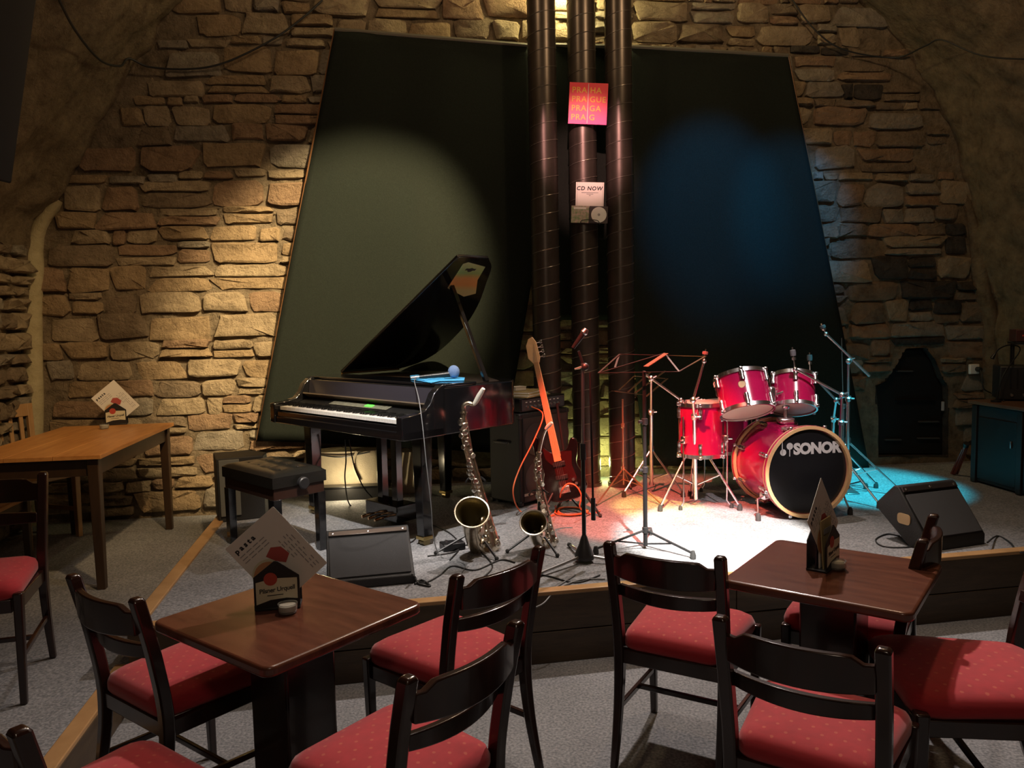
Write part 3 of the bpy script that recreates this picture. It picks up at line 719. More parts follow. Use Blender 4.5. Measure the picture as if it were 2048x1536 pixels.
# ------------------------------------------------------------------ grand piano
PYAW = math.atan2(-.697, .717); PO = Vector((-1.627, 5.297, ST))
pn = thing('grand_piano', 'black glossy digital grand piano with its lid propped open', 'piano', PO, PYAW)
PW = 1.44
bent = [(p.x, p.y) for p in smoothpath([Vector((PW, .85, 0)), Vector((1.36, .95, 0)), Vector((1.18, 1.05, 0)), Vector((.91, 1.19, 0)), Vector((.62, 1.285, 0)), Vector((.27, 1.305, 0)), Vector((.08, 1.22, 0)), Vector((0, 1.08, 0))], 4)]
rim = [(0, .27), (PW, .27)] + bent
MB().prism(rim, (0,0,.655), (1,0,0), (0,1,0), (0,0,1), .275).build('case', black_gloss, pn, bevel=.008)
MB().prism([(0, .30), (PW, .30), (PW, .55), (0, .55)], (0,0,.9305), (1,0,0), (0,1,0), (0,0,1), .018).build('front_lid', black_gloss, pn, bevel=.005)
MB().prism([(.06, .57), (PW-.06, .57), (PW-.06, .80), (1.1, .98), (.85, 1.14), (.5, 1.22), (.2, 1.22), (.06, 1.05)], (0,0,.9302), (1,0,0), (0,1,0), (0,0,1), .003).build('soundboard_cover', mat('soundboard', (.02, .012, .008), .4), pn)
MB().box((PW/2, .14, .678), (PW, .30, .05)).build('keybed', black_gloss, pn, bevel=.006)
MB().box((PW/2, .005, .695), (PW-.10, .02, .075)).build('key_slip', black_gloss, pn, bevel=.004)
arm = [(-.02, .655), (.30, .655), (.30, .948), (.27, .945), (.215, .90), (.19, .85), (.15, .81), (.08, .795), (-.02, .785)]
for x in (0, PW-.055): MB().prism(arm, (x, 0, 0), (0,1,0), (0,0,1), (1,0,0), .055).build('key_block', black_gloss, pn, bevel=.006)
kx0, kx1 = .07, PW-.07
key_white = mat('key_white', (.86, .84, .80), .25); key_black = mat('key_black', (.006, .006, .006), .25)
b = MB(); kw = (kx1-kx0)/52
for k in range(52): b.box((kx0 + kw*(k+.5), .09, .752), (kw-.0012, .145, .022))
tag(b.build('white_keys', key_white, pn, smooth=0), kind='stuff')
b = MB()
for k in range(51):
    if (k % 7) in (1, 4): continue
    b.box((kx0 + kw*(k+1), .115, .768), (.012, .095, .016))
tag(b.build('black_keys', key_black, pn, smooth=0), kind='stuff')
MB().beam((PW/2, .165, .772), (PW/2, .245, .80), PW-.13, .012, (0,0,1)).build('control_panel', mat('panel_dark', (.012, .012, .012), .3), pn)
cp = MB().prism([(0, 0), (.62, 0), (.62, .055), (0, .055)], (.42, .172, .785), (1,0,0), (0,.94,.33), (0,-.33,.94), .002).build('button_strip', mat('panel_olive', (.16, .16, .12), .35, var=.5, vscale=60), pn, smooth=0)
MB().prism([(0, 0), (.075, 0), (.075, .026), (0, .026)], (.80, .185, .792), (1,0,0), (0,.94,.33), (0,-.33,.94), .003).build('display', mat('green_display', (.1, .7, .1), .4, emit=((.12, 1.0, .05), 1.1)), cp, smooth=0)
MB().beam((PW/2, .262, .80), (PW/2, .268, .83), PW-.12, .03, (0,1,0)).build('felt_rail', mat('felt_rail', (.16, .13, .10), .7), pn)
MB().beam((PW/2, .255, .835), (PW/2, .262, .925), PW-.12, .014, (0,1,0)).build('fallboard', mat('fallboard', (.045, .042, .055), .12, coat=.5), pn)
MB().beam((PW/2, .20, .84), (PW/2, .262, .80), PW-.12, .008, (0,0,1)).build('music_shelf', mat('shelf', (.11, .085, .06), .3), pn)
for x, y in ((.13, .22), (PW-.13, .22), (.47, 1.12)):
    L = MB().beam((x, y, .055), (x, y, .66), .062, .062, (0,1,0), .088, .088).build('leg', black_gloss, pn, bevel=.004)
    MB().box((x, y, .045), (.072, .072, .02)).build('foot_ring', mat('brass_cap', (.5, .38, .16), .3, metal=1), L, bevel=.002)
    MB().lathe([(.001, -.02), (.026, -.02), (.026, .02), (.001, .02)], (x, y, .02), (1,0,0), 14).build('castor', mat('castor', (.2, .16, .08), .3, metal=1), L)
for x in (.645, .80): MB().box((x, .42, .39), (.055, .05, .53)).build('lyre_post', black_gloss, pn, bevel=.003)
MB().box((.7225, .42, .085), (.34, .16, .11)).build('pedal_box', black_gloss, pn, bevel=.006)
for x in (.65, .72, .79):
    MB().tube(smoothpath([(x, .36, .06), (x, .30, .062), (x, .24, .055)], 3), [.007]*3 + [.011]*3 + [.009], 8).build('pedal', mat('pedal_brass', (.65, .42, .25), .2, metal=1), pn)
LA = math.radians(31); lx = Vector((math.cos(LA), 0, math.sin(LA))); ln = Vector((math.sin(LA), 0, -math.cos(LA)))
lidpts = [(0, .555), (1.45, .60), (1.46, .62), (1.46, .86)] + [(p[0]*1.005, p[1]+.012) for p in bent[2:]]
lid = MB().prism(lidpts, (0,0,.952), lx, (0,1,0), -ln, .02).build('lid', black_gloss, pn, bevel=.004)
MB().beam((1.37, .70, .93), lx*1.14 + Vector((0, .78, .955)), .028, .028).build('lid_prop', black_gloss, pn, bevel=.003)
MB().cyl((0, .56, .95), (0, 1.08, .95), .007).build('hinge', mat('hinge_brass', (.45, .33, .14), .3, metal=1), pn)
def reflection_material():
    m = bpy.data.materials.new('painted_reflection'); m.use_nodes = True; nt = m.node_tree; bb = nt.nodes['Principled BSDF']; bb.inputs['Roughness'].default_value = .35
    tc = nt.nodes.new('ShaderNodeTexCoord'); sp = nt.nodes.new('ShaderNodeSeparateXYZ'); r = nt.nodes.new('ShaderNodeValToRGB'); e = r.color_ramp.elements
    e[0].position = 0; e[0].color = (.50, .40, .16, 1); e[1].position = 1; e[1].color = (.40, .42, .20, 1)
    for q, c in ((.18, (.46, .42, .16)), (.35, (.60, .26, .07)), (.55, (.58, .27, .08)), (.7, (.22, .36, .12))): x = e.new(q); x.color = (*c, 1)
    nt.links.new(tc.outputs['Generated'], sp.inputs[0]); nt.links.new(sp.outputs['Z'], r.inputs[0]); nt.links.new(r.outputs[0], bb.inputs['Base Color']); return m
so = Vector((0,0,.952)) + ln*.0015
sh = MB().prism([(1.12, .76), (1.39, .69), (1.41, .72), (1.37, .90), (1.22, .95), (1.06, 1.06), (1.02, .98)], so, lx, (0,1,0), ln, .001).build('painted_reflection', reflection_material(), pn, smooth=0)  # coloured reflection in the glossy lid, painted on a thin plate under it
MB().prism(circle(.022, 14, 1.33, .80), so + ln*.0012, lx, (0,1,0), ln, .001).build('reflection_mark', ink, sh, smooth=0)
MB().prism([(1.325, .755), (1.345, .755), (1.345, .84), (1.325, .84)], so + ln*.0012, lx, (0,1,0), ln, .001).build('reflection_mark', ink, sh, smooth=0)

# cloth and vocal microphone on the piano
PT = ST + .9495
blue = mat('blue_cloth', (.05, .32, .60), .8, bump=.2, bscale=200); foam = mat('blue_foam', (.16, .24, .42), .9, bump=.5, bscale=300)
q = G(872, 759, PT); cl = thing('cleaning_cloth', 'bright blue cloth lying flat on the piano top', 'cloth', (q.x, q.y, PT))
cpts = [(820, 753), (835, 751), (862, 757), (905, 755), (930, 757), (928, 762), (880, 763), (862, 767), (845, 764), (822, 760)]
cc = [G(*p, PT) - Vector((q.x, q.y, PT)) for p in cpts]
MB().prism([(p.x, p.y) for p in cc], (0,0,.0005), (1,0,0), (0,1,0), (0,0,1), .006).build('cloth', blue, cl, bevel=.002)
MB().prism([(p.x*.6-.05, p.y*.6) for p in cc], (0,0,.0068), (1,0,0), (0,1,0), (0,0,1), .005).build('fold', blue, cl, bevel=.002)
m0, m1 = G(838, 752, PT+.03), G(902, 745, PT+.045)
mc = thing('microphone', 'blue foam ball microphone resting on the blue cloth', 'microphone', (m0.x, m0.y, PT+.012)); mo = mc.location.copy()
d = (m1-m0); d.z = .012; d.normalize(); L0 = Vector((0,0,.012))
MB().tube([L0, L0+d*.03, L0+d*.12, L0+d*.19], [.010, .012, .015, .02], 14).build('body', black_metal, mc)
MB().tube([L0-d*.05, L0], [.008, .010], 10).build('plug', steel, mc)
MB().ball(L0+d*.215 + Vector((0,0,.012)), .037, 20, (1,1,1.1)).build('foam_windshield', foam, mc, smooth=80)

def cable(name, label, pts, r=.0035, m=None, group='cables'):
    b = MB().tube(smoothpath(pts, 8), r, 6); o = b.build(name, m or cable_black, smooth=80); tag(o, label, 'cable', group); return o
z = ST + .004
e0 = mo + L0 - d*.05
cable('microphone_cable', 'thin grey cable hanging from the microphone down in front of the piano', [e0, at(831, 758, e0.y-.02), at(829, 764, e0.y-.14), at(838, 800, 4.30), at(846, 860, 4.20), at(853, 930, 4.18), at(862, 1010, 4.2), at(868, 1080, 4.25), G(885, 1115, z), G(930, 1130, z), G(905, 1165, z)], .0028, cable_grey)

# ------------------------------------------------------------------ piano bench
leather = mat('black_leather', (.009, .0085, .0075), .28, coat=.15, bump=.08, bscale=150)
bn = thing('piano_bench', 'black tufted leather piano bench with adjusting knob', 'bench', (-1.42, 4.575, ST), PYAW)
bw_, bd_ = .60, .34
def cushion(u, v):
    x, y = (u-.5)*2, (v-.5)*2; e = max(abs(x)**7, abs(y)**7)
    zz = .50 - .03*min(1, e)
    for i in range(4):
        for j in range(2):
            cx, cy = -.6+.4*i, -.34+.68*j; dd = math.hypot((x-cx)*1.5, y-cy); zz -= .012*math.exp(-(dd*5)**2)
    return Vector((x*bw_/2, y*bd_/2, zz))
b = MB().grid(cushion, 36, 20)
MB.box(b, (0, 0, .44), (bw_, bd_, .062)); cu = b.build('cushion', leather, bn, smooth=50)
for i in range(4):
    for j in range(2): MB().ball(((-.6+.4*i)*bw_/2, (-.34+.68*j)*bd_/2, .491), .008, 8, (1,1,.5)).build('button', leather, cu)
MB().box((0, 0, .375), (bw_-.02, bd_-.02, .066)).build('apron', mat('bench_wood', (.03, .013, .009), .3), bn, bevel=.003)
for x in (-1, 1):
    for y in (-1, 1): MB().beam((x*(bw_/2-.03), y*(bd_/2-.03), 0), (x*(bw_/2-.03), y*(bd_/2-.03), .345), .045, .045, (0,1,0), .05, .05).build('leg', black_gloss, bn, bevel=.003)
kn = MB().lathe([(.001, .05), (.028, .05), (.034, .045), (.034, .02), (.012, .015), (.012, 0)], (bw_/2, 0, .425), (1,0,0), 14); kn.build('knob', black_plastic, bn)
kn = MB().lathe([(.001, .05), (.028, .05), (.034, .045), (.034, .02), (.012, .015), (.012, 0)], (-bw_/2, 0, .425), (-1,0,0), 14); kn.build('knob', black_plastic, bn)

# ------------------------------------------------------------------ floor monitors
grille = mat('monitor_grille', (.05, .05, .052), .55, metal=.3, bump=.5, bscale=900)
def wedge(label, pos, yaw, w, prof, face, pocket=False):
    """prof: side outline (y back, z up) with the grille between its points face[0] and face[1]"""
    t = thing('floor_monitor', label, 'speaker', pos, yaw, 'floor monitors')
    bd = MB().prism(prof, (-w/2, 0, 0), (0,1,0), (0,0,1), (1,0,0), w).build('cabinet', black_vinyl, t, bevel=.006)
    a, c = Vector((0, *prof[face[0]])), Vector((0, *prof[face[1]])); D = (c-a); L = D.length; D.normalize(); N = Vector((1,0,0)).cross(D)
    g = MB().prism(rounded(w-.03, L-.075, .006, 2), a + D*(L/2-.02), (1,0,0), D, N, .008).build('grille', grille, t, bevel=.002)
    MB().prism([(-w/2+.012, 0), (w/2-.012, 0), (w/2-.012, .03), (-w/2+.012, .03)], a + D*(L-.042), (1,0,0), D, N, .012).build('top_strip', mat('strip_metal', (.10, .085, .08), .3, metal=.8), t, bevel=.002)
    for x in (-.42, 0, .42): MB().lathe([(.001, .004), (.006, .003), (.007, 0)], a + D*(L-.027) + Vector((x*w, 0, 0)) + N*.012, N, 10).build('screw', chrome, t)
    if pocket: 
        MB().prism(rounded(.09, .06, .02, 3), (-w/2-.001, .16, .15), (0,1,0), (0,0,1), (-1,0,0), .004).build('handle_pocket', mat('pocket_glow', (.5, .33, .15), .5), t)
    return t
q0, q1 = G(660, 1183, ST), G(826, 1167, ST); y1 = math.atan2((q1-q0).y, (q1-q0).x)
wedge('low black floor monitor left of centre at the stage edge', ((q0+q1)/2).to_tuple(), y1, .43, [(0, 0), (.30, 0), (.44, .13), (.30, .225), (.28, .225), (0, .045)], (5, 4))
q0, q1 = G(1838, 1108, ST), G(1985, 1086, ST); y2 = math.atan2((q1-q0).y, (q1-q0).x)
wedge('black floor monitor at the right end of the stage', ((q0+q1)/2).to_tuple(), y2, .42, [(0, .0), (.12, -.0), (.36, .17), (.37, .20), (.24, .325), (.21, .325), (0, .06)], (6, 5), True)
q = G(446, 1046, ST)
t = thing('floor_monitor', 'black monitor stood on end beside the piano bench', 'speaker', (q.x+.06, q.y+.15, ST), math.radians(24), 'floor monitors')
MB().prism([(-.14, -.10), (.16, -.10), (.20, .02), (.10, .20), (-.14, .20)], (0,0,0), (1,0,0), (0,1,0), (0,0,1), .43).build('cabinet', black_vinyl, t, bevel=.006)
MB().box((-.06, -.106, .23), (.13, .012, .38)).build('grille', mat('grey_panel', (.12, .125, .12), .6), t, bevel=.003)

# ------------------------------------------------------------------ bass amplifier, head, papers
af = G(1042, 1016, ST); AY = math.radians(46)
am = thing('amplifier_cabinet', 'tall black speaker cabinet with corner caps behind the saxophones', 'amplifier', (af.x, af.y, ST), AY)
aw, ad, ah = .53, .30, .66
MB().box((aw/2, ad/2, ah/2+.012), (aw, ad, ah-.024)).build('cabinet', black_vinyl, am, bevel=.01)
MB().box((aw/2, -.004, ah/2), (aw-.06, .012, ah-.07)).build('grille_cloth', mat('grille_brown', (.035, .026, .024), .7, bump=.5, bscale=700), am, bevel=.003)
for x in (.15, .40):
    for zz in (.19, .47):
        MB().lathe([(.105, 0), (.115, .004), (.108, .007), (.06, .004), (.001, .008)], (x, -.009, zz), (0,-1,0), 28).build('speaker_cone', mat('cone', (.03, .026, .026), .5), am)
MB().box((.07, -.012, .085), (.09, .004, .018)).build('badge', steel, am)
for x in (.012, aw-.012):
    for y in (.012, ad-.012):
        for zz in (.022, ah-.022): MB().box((x, y, zz), (.034, .034, .034)).build('corner_cap', black_plastic, am, bevel=.008)
MB().tube([(-.012, .11, .45), (-.02, .13, .45), (-.02, .22, .45), (-.012, .24, .45)], .008, 8).build('handle', steel, am)
for x in (.05, aw-.05):
    for y in (.05, ad-.05): MB().cyl((x, y, 0), (x, y, .014), .018).build('foot', rubber, am)
fr = Rz(AY)
hp = Vector((af.x, af.y, ST+ah)) + fr @ Vector((.02, .01, 0))
hd = thing('bass_amplifier', 'small black amplifier head with knobs on the tall cabinet', 'amplifier', hp, AY)
MB().box((.24, .14, .055), (.48, .28, .094)).build('case', black_metal, hd, bevel=.004)
MB().box((.24, -.003, .055), (.45, .006, .075)).build('front_panel', mat('panel_grey', (.05, .05, .055), .4), hd)
for k in range(9):
    MB().lathe([(.001, .014), (.008, .014), (.010, 0)], (.06+.042*k, -.006, .042), (0,-1,0), 10).build('knob', steel, hd)
    MB().box((.06+.042*k, -.007, .074), (.016, .002, .006)).build('marking', white_plastic, hd)
for x in (.05, .43):
    for y in (.05, .23): MB().cyl((x, y, 0), (x, y, .009), .012).build('foot', rubber, hd)
pz = ST+ah+.103
pb = thing('paper_stack', 'yellowed stack of sheet music lying on the amplifier head', 'papers', hp + fr @ Vector((.20, .14, .1035)), AY + .2)
for k in range(5): MB().box((.006*(k % 3)-.01, .004*k-.01, .004+.008*k), (.33-.02*k, .23-.012*k, .0075), Rz(.05*k)).build('sheet_bundle', (yellow_sheet, paper, yellow_sheet, paper, yellow_sheet)[k], pb, bevel=.001)
pb = thing('white_box', 'small white box on top of the yellowed papers', 'box', hp + fr @ Vector((.14, .15, .1455)), AY - .1)
MB().box((0, 0, .0125), (.10, .07, .024)).build('carton', paper, pb, bevel=.002); MB().box((0, 0, .0265), (.104, .074, .004)).build('carton_lid', paper, pb, bevel=.001)

# ------------------------------------------------------------------ bass guitar on a stand
A = at(1137, 1000, 5.20); B = at(1064, 676, 5.42); A.z = max(A.z, ST+.03)
gy = (B-A).normalized(); GL = (B-A).length/1.14
gx = gy.cross(Vector((.12, 1, 0))).normalized(); gx = Vector((.93, -.25, 0)); gx = (gx - gy*gx.dot(gy)).normalized(); gz = gx.cross(gy)
gt = thing('bass_guitar', 'dark electric bass guitar with maple neck on a floor stand', 'guitar', (0,0,0))
gt.matrix_world = Matrix((gx, gy, gz)).transposed().to_4x4() @ Matrix.Scale(GL, 4); gt.matrix_world = Matrix.Translation(A) @ gt.matrix_world
body = smoothpath([Vector((p[0], p[1], 0)) for p in [(0, 0), (.10, .012), (.155, .08), (.135, .17), (.115, .235), (.14, .31), (.150, .385), (.115, .405), (.075, .345), (.03, .335), (-.03, .335), (-.075, .38), (-.115, .47), (-.150, .44), (-.150, .33), (-.115, .235), (-.14, .14), (-.15, .06), (-.09, .008)]], 3, True)
gb = MB().prism([(p.x, p.y) for p in body], (0,0,0), (1,0,0), (0,1,0), (0,0,1), .042).build('body', mat('guitar_black', (.005, .003, .004), .2, coat=.3), gt, bevel=.008)
MB().prism([(-.03, .10), (.06, .08), (.10, .14), (.085, .23), (.105, .32), (.04, .33), (-.035, .33), (-.09, .38), (-.085, .30), (-.04, .24)], (0,0,.0425), (1,0,0), (0,1,0), (0,0,1), .003).build('pickguard', mat('pickguard_red', (.03, .004, .005), .25, coat=.4), gt)
for y in (.16, .25): MB().box((0, y, .050), (.085, .03, .014)).build('pickup', black_plastic, gt, bevel=.004)
MB().box((0, .075, .049), (.075, .045, .014)).build('bridge', chrome, gt, bevel=.003)
for k, (x, y) in enumerate(((.075, .13), (.09, .10), (.10, .065))): MB().lathe([(.001, .018), (.010, .018), (.012, 0)], (x, y, .043), (0,0,1), 12).build('control_knob', chrome, gt)
mp = mat('neck_maple', (.72, .42, .20), .35, col2=(.8, .5, .26), vscale=5)
MB().beam((0, .30, .046), (0, .96, .040), .050, .024, (0,0,1), .034, .02).build('neck', mp, gt, bevel=.005)
MB().beam((0, .27, .060), (0, .96, .053), .050, .005, (0,0,1), .033, .005).build('fretboard', mat('fretboard_maple', (.62, .32, .14), .35), gt)
hd_ = MB().prism([(-.021, .955), (.021, .955), (.034, .99), (.03, 1.10), (.012, 1.14), (-.02, 1.13), (-.045, 1.09), (-.05, 1.0)], (0,0,.030), (1,0,0), (0,1,0), (0,0,1), .016).build('headstock', mp, gt, bevel=.003)
for k in range(4):
    y = .995 + .033*k; MB().cyl((.02, y, .036), (.055, y, .036), .004, None, 6).build('tuner_shaft', chrome, gt); MB().box((.062, y, .036), (.018, .022, .006)).build('tuner_key', chrome, gt, bevel=.002)
for k in range(4):
    x = -.018+.012*k; MB().tube([(x, .07, .062), (x*.7, .97, .0595), (x*.6, 1.0+.03*k, .05)], .0011, 4).build('string', steel, gt)
sp = Vector((A.x, A.y, ST))
gs = thing('guitar_stand', 'black tubular stand holding the bass guitar', 'stand', sp + Vector((0, .03, 0)))
for x, y in ((-.19, -.14), (.2, -.14), (.02, .34)):
    L = MB().tube([(0, .1, .30), (x, y, .012)], .009, 8).build('leg', black_metal, gs); MB().ball((x, y, .0125), .0125, 8).build('rubber_foot', rubber, L)
MB().tube([(0, .1, .28), (-.05, .26, .72)], .010, 8).build('post', black_metal, gs)
MB().tube(smoothpath([(-.09, -.06, .06), (-.07, .02, .04), (0, .1, .10), (.07, .02, .04), (.09, -.06, .06)], 4), .008, 8).build('cradle', black_metal, gs)

# ------------------------------------------------------------------ saxophones
def sax(label, body, bell, neck, Yb, Yf, scale, m):
    """body: pixels from the top of the tube down to the bow; bell: pixels from the bow up to the rim"""
    base = G(*body[-1], ST); base.z = ST
    t = thing('saxophone', label, 'saxophone', base, group='saxophones')
    def seq(px, y0, y1): n = len(px)-1; return [at(x, y, y0 + (y1-y0)*i/n) - base for i, (x, y) in enumerate(px)]
    P = seq(body, Yb+.02, Yb); Q = seq(bell, Yb-.01, Yf)
    main = smoothpath(P, 8); n = len(main)
    b = MB().tube(main, [scale*(.0135 + .024*(i/(n-1))**1.1) for i in range(n)], 14); body_o = b.build('body_tube', m, t, smooth=60)
    bow = smoothpath([main[-2], main[-1], main[-1]*.5 + Q[0]*.5 + Vector((0, 0, -.035*scale)), Q[0]], 6)
    MB().tube(bow, scale*.034, 14).build('bow', m, t, smooth=60)
    bl = smoothpath(Q, 8); nb = len(bl); rr = [scale*(.034 + .012*(i/(nb-1)) + .030*(i/(nb-1))**5) for i in range(nb)]
    bo = MB().tube(bl, rr, 24, cap=False); be = bo.build('bell', m, t, smooth=60)
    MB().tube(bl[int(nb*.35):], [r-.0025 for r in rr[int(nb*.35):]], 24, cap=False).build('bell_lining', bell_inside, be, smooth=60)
    ax = (bl[-1]-bl[-3]).normalized()
    MB().lathe([(rr[-1]-.004, -.003), (rr[-1]+.002, -.004), (rr[-1]+.005, 0), (rr[-1]+.002, .004), (rr[-1]-.004, .003)], bl[-1], ax, 32).build('bell_rim', m, be)
    N = smoothpath([main[0]] + [at(x, y, Yb + .02 - dy) - base for x, y, dy in neck], 6); nn = len(N)
    MB().tube(N[:int(nn*.62)], [scale*(.011 - .003*i/nn) for i in range(int(nn*.62))], 12).build('neck', m, t, smooth=60)
    MB().tube(N[int(nn*.58):], [scale*(.0085 + .004*math.sin(pi*min(1, i/(nn*.42)))) for i in range(nn-int(nn*.58))], 12).build('mouthpiece', pearl, t, smooth=60)
    c = main[0]; MB().lathe([(.014*scale, -.006), (.018*scale, -.004), (.018*scale, .006), (.014*scale, .008)], c, (main[0]-main[1]), 14).build('neck_collar', m, t)
    # keywork: cups along the front of the tube, rods beside it
    r = random.Random(2); kb = MB(); toward = Vector((-base.x, -base.y, 0)).normalized(); side = toward.cross(Vector((0,0,1)))
    for i in range(3, n-2):
        p = main[i]; rad = scale*(.0135 + .024*(i/(n-1))**1.1)
        dd = (toward*r.uniform(.6, 1) + side*r.uniform(-.8, .8)).normalized(); k = scale*r.uniform(.009, .018)
        kb.lathe([(.0001, .006), (k*.8, .006), (k, .003), (k, -.003)], p + dd*(rad+.008), dd, 10)
    tag(kb.build('keys', silver, t), kind='stuff')
    for s, a, c in ((-1, .08, .55), (1, .15, .9), (.4, .3, .95)):
        i0, i1 = int(a*(n-1)), int(c*(n-1)); off = lambda i: (toward*.6 + side*s*.8).normalized()*(scale*(.014 + .021*(i/(n-1))**1.15)+.006)
        R_ = MB().tube([main[i0]+off(i0), main[(i0+i1)//2]+off((i0+i1)//2), main[i1]+off(i1)], .0028*scale, 6).build('key_rod', m, t)
    for f in (.25, .5, .75):
        i = int(f*(nb-1)); dd = (toward*.4 - side*.9).normalized(); MB().lathe([(.0001, .008), (.019*scale, .008), (.022*scale, .003), (.022*scale, -.002)], bl[i] + dd*(rr[i]+.004), dd, 14).build('pad_cup', m, t)
    g0 = main[int(n*.72)]; g1 = bl[int(nb*.6)]; MB().tube([g0, g1], .005, 6).build('brace', m, t)
    return t, base, bl[nb//3]
s1, b1, h1 = sax('large tenor saxophone on a stand with its bell rim shining', [(927, 826), (929, 870), (946, 935), (963, 1000), (978, 1060), (986, 1090)], [(960, 1104), (950, 1085), (945, 1060), (944, 1040), (944, 1024)], [(927, 812, .0), (936, 806, .0), (948, 808, .01), (958, 792, .03), (967, 777, .05)], 4.40, 4.14, 1.22, brass)
s2, b2, h2 = sax('smaller alto saxophone on a stand beside the microphone stand', [(1078, 906), (1076, 940), (1082, 985), (1092, 1030), (1100, 1065), (1104, 1082)], [(1088, 1094), (1077, 1082), (1071, 1068), (1068, 1055), (1067, 1045)], [(1081, 890, .0), (1086, 872, .0), (1092, 858, .01), (1099, 850, .02), (1104, 845, .03)], 4.46, 4.26, .98, silver)
for (bs, lab, c, k) in ((b1, 'black folding stand under the large saxophone', (953, 1100), 1.0), (b2, 'black folding stand under the smaller saxophone', (1078, 1098), .8)):
    p = G(*c, ST); p.z = ST
    st = thing('saxophone_stand', lab, 'stand', p, group='saxophone stands')
    for a in (200, 300, 60):
        x, y = math.cos(math.radians(a))*.24*k, math.sin(math.radians(a))*.24*k
        L = MB().tube([(0, 0, .12), (x, y, .012)], .007, 6).build('leg', black_metal, st); MB().ball((x, y, .0125), .0125, 8).build('rubber_foot', rubber, L)
    MB().tube([(0, 0, .07), (0, .03, .17), (.01, .06, .40*k)], .008, 8).build('post', black_metal, st)
    for s in (-1, 1): MB().tube([(0, 0, .11), (s*.06*k, -.01, .22*k), (s*.065*k, -.05, .25*k)], .007, 6).build('arm', black_metal, st)
    MB().tube(smoothpath([(-.05, -.02, .40*k), (-.03, .05, .41*k), (.03, .06, .41*k), (.06, -.0, .40*k)], 4), .006, 6).build('yoke', black_metal, st)
# ------------------------------------------------------------------ drum kit
def drum(name, label, c, ax, R, D, lugs, top_m, bot_m, hoop_m, cat='drum', legs=None, rod_hoop=.012, extra=None):
    c = Vector(c); ax = Vector(ax).normalized(); base = Vector((c.x, c.y, ST)); t = thing(name, label, cat, base, group='red drum kit')
    o = c - base; A = o - ax*D/2; a = ax.orthogonal().normalized()
    if abs(ax.z) < .5: a = Vector((0,0,1))
    b = ax.cross(a)
    MB().lathe([(R-.006, 0), (R, .001), (R, D-.001), (R-.006, D)], A, ax, 48).build('shell', drum_red, t, smooth=50)
    hw = .042 if hoop_m is maple else .026
    for k, (s, m) in enumerate(((0, bot_m), (1, top_m))):
        p = A + ax*(D*s); sg = 1 if s else -1
        MB().lathe([(.001, sg*.006), (R*.9, sg*.006), (R-.004, sg*.003)], p, ax, 48).build('drum_head', m, t, smooth=60)
        i0, i1 = (-.012*sg, (hw-.012)*sg)
        h = MB().lathe([(R+.003, i0), (R+rod_hoop, i0), (R+rod_hoop, i1), (R+.001, i1), (R+.001, i0)], p, ax, 48).build('hoop', hoop_m, t, smooth=50)
        if hoop_m is maple: MB().lathe([(R+rod_hoop+.0005, i0 + sg*.012), (R+rod_hoop+.0015, i0 + sg*.014), (R+rod_hoop+.0015, i0 + sg*.03), (R+rod_hoop+.0005, i0 + sg*.032)], p, ax, 48).build('inlay', drum_red, h)
    for k in range(lugs):
        q = 2*pi*(k+.5)/lugs; d = a*math.cos(q) + b*math.sin(q)
        for s in ((.16, .84) if D > .2 else (.5,)):
            p = A + ax*(D*s) + d*R; e = 1 if s > .5 else -1
            lg = MB().lathe([(.014, -.034), (.016, -.012), (.012, .0), (.016, .012), (.014, .034)], p + d*.012, ax, 10).build('lug', chrome, t)
            tip = A + ax*(D if e > 0 else 0) + d*(R+rod_hoop+.008)
            MB().cyl(p + d*.012, tip + ax*e*.012, .0035, None, 6).build('tension_rod', chrome, lg)
            MB().box(tip + ax*e*.006, (.022, .022, .022)).build('claw', chrome, lg, bevel=.005)
    if legs:
        for q in legs:
            d = Vector((math.cos(math.radians(q)), math.sin(math.radians(q)), 0)); p = o + d*(R+.024); zb = o.z - D*.18
            L = MB().tube([Vector((p.x, p.y, zb+.16)), Vector((p.x, p.y, .05)), Vector((p.x, p.y, 0.0)) + d*.03 + Vector((0,0,.012))], .0055, 8).build('leg', chrome, t)
            MB().lathe([(.001, .03), (.009, .03), (.014, .012), (.014, 0), (.001, 0)], Vector((p.x, p.y, 0)) + d*.03, (0,0,1), 10).build('rubber_foot', rubber, L)
            MB().box(Vector((p.x, p.y, zb)) - d*.008, (.035, .035, .05), Rz(math.radians(q))).build('leg_bracket', chrome, t, bevel=.006)
            MB().tube([Vector((p.x, p.y, zb)), Vector((p.x, p.y, zb)) + d*.035], [.008, .005], 8).build('wing_bolt', chrome, t)
    return t, base, A
silver_print = mat('silver_print', (.62, .60, .58), .35, metal=.3)
bc = at(1614, 943, 4.95); BAX = Vector((.163, -.987, 0)).normalized(); BD = .44
bc0 = bc - BAX*BD/2
kick, kb, kA = drum('bass_drum', 'red bass drum with black lettered front head and wooden hoop', bc0, BAX, .275, BD, 8, drum_head_black, drum_head, maple, rod_hoop=.022)
fx = Vector((0,0,1)).cross(BAX).normalized(); fz = Vector((0,0,1)); fo = kA + BAX*(BD+.0085)
text('lettering', 'SONOR', .096, fo + fx*-.098 + fz*.118, fx, fz, silver_print, kick, .0006, .005, space=.94)
lm = MB()
lo = fo + fz*.12 - fx*.17
MB().prism(circle(.021, 18), lo + fz*.012, fx, fz, BAX, .001).build('emblem_mallet', silver_print, kick, smooth=0)
MB().prism(circle(.022, 18), lo + fx*.045 + fz*.05, fx, fz, BAX, .001).build('emblem_mallet', silver_print, kick, smooth=0)
MB().prism([(-.003, 0), (.003, 0), (.003, .09), (-.003, .09)], lo - fx*.006, fx, fz, BAX, .001).build('emblem_stick', silver_print, kick, smooth=0)
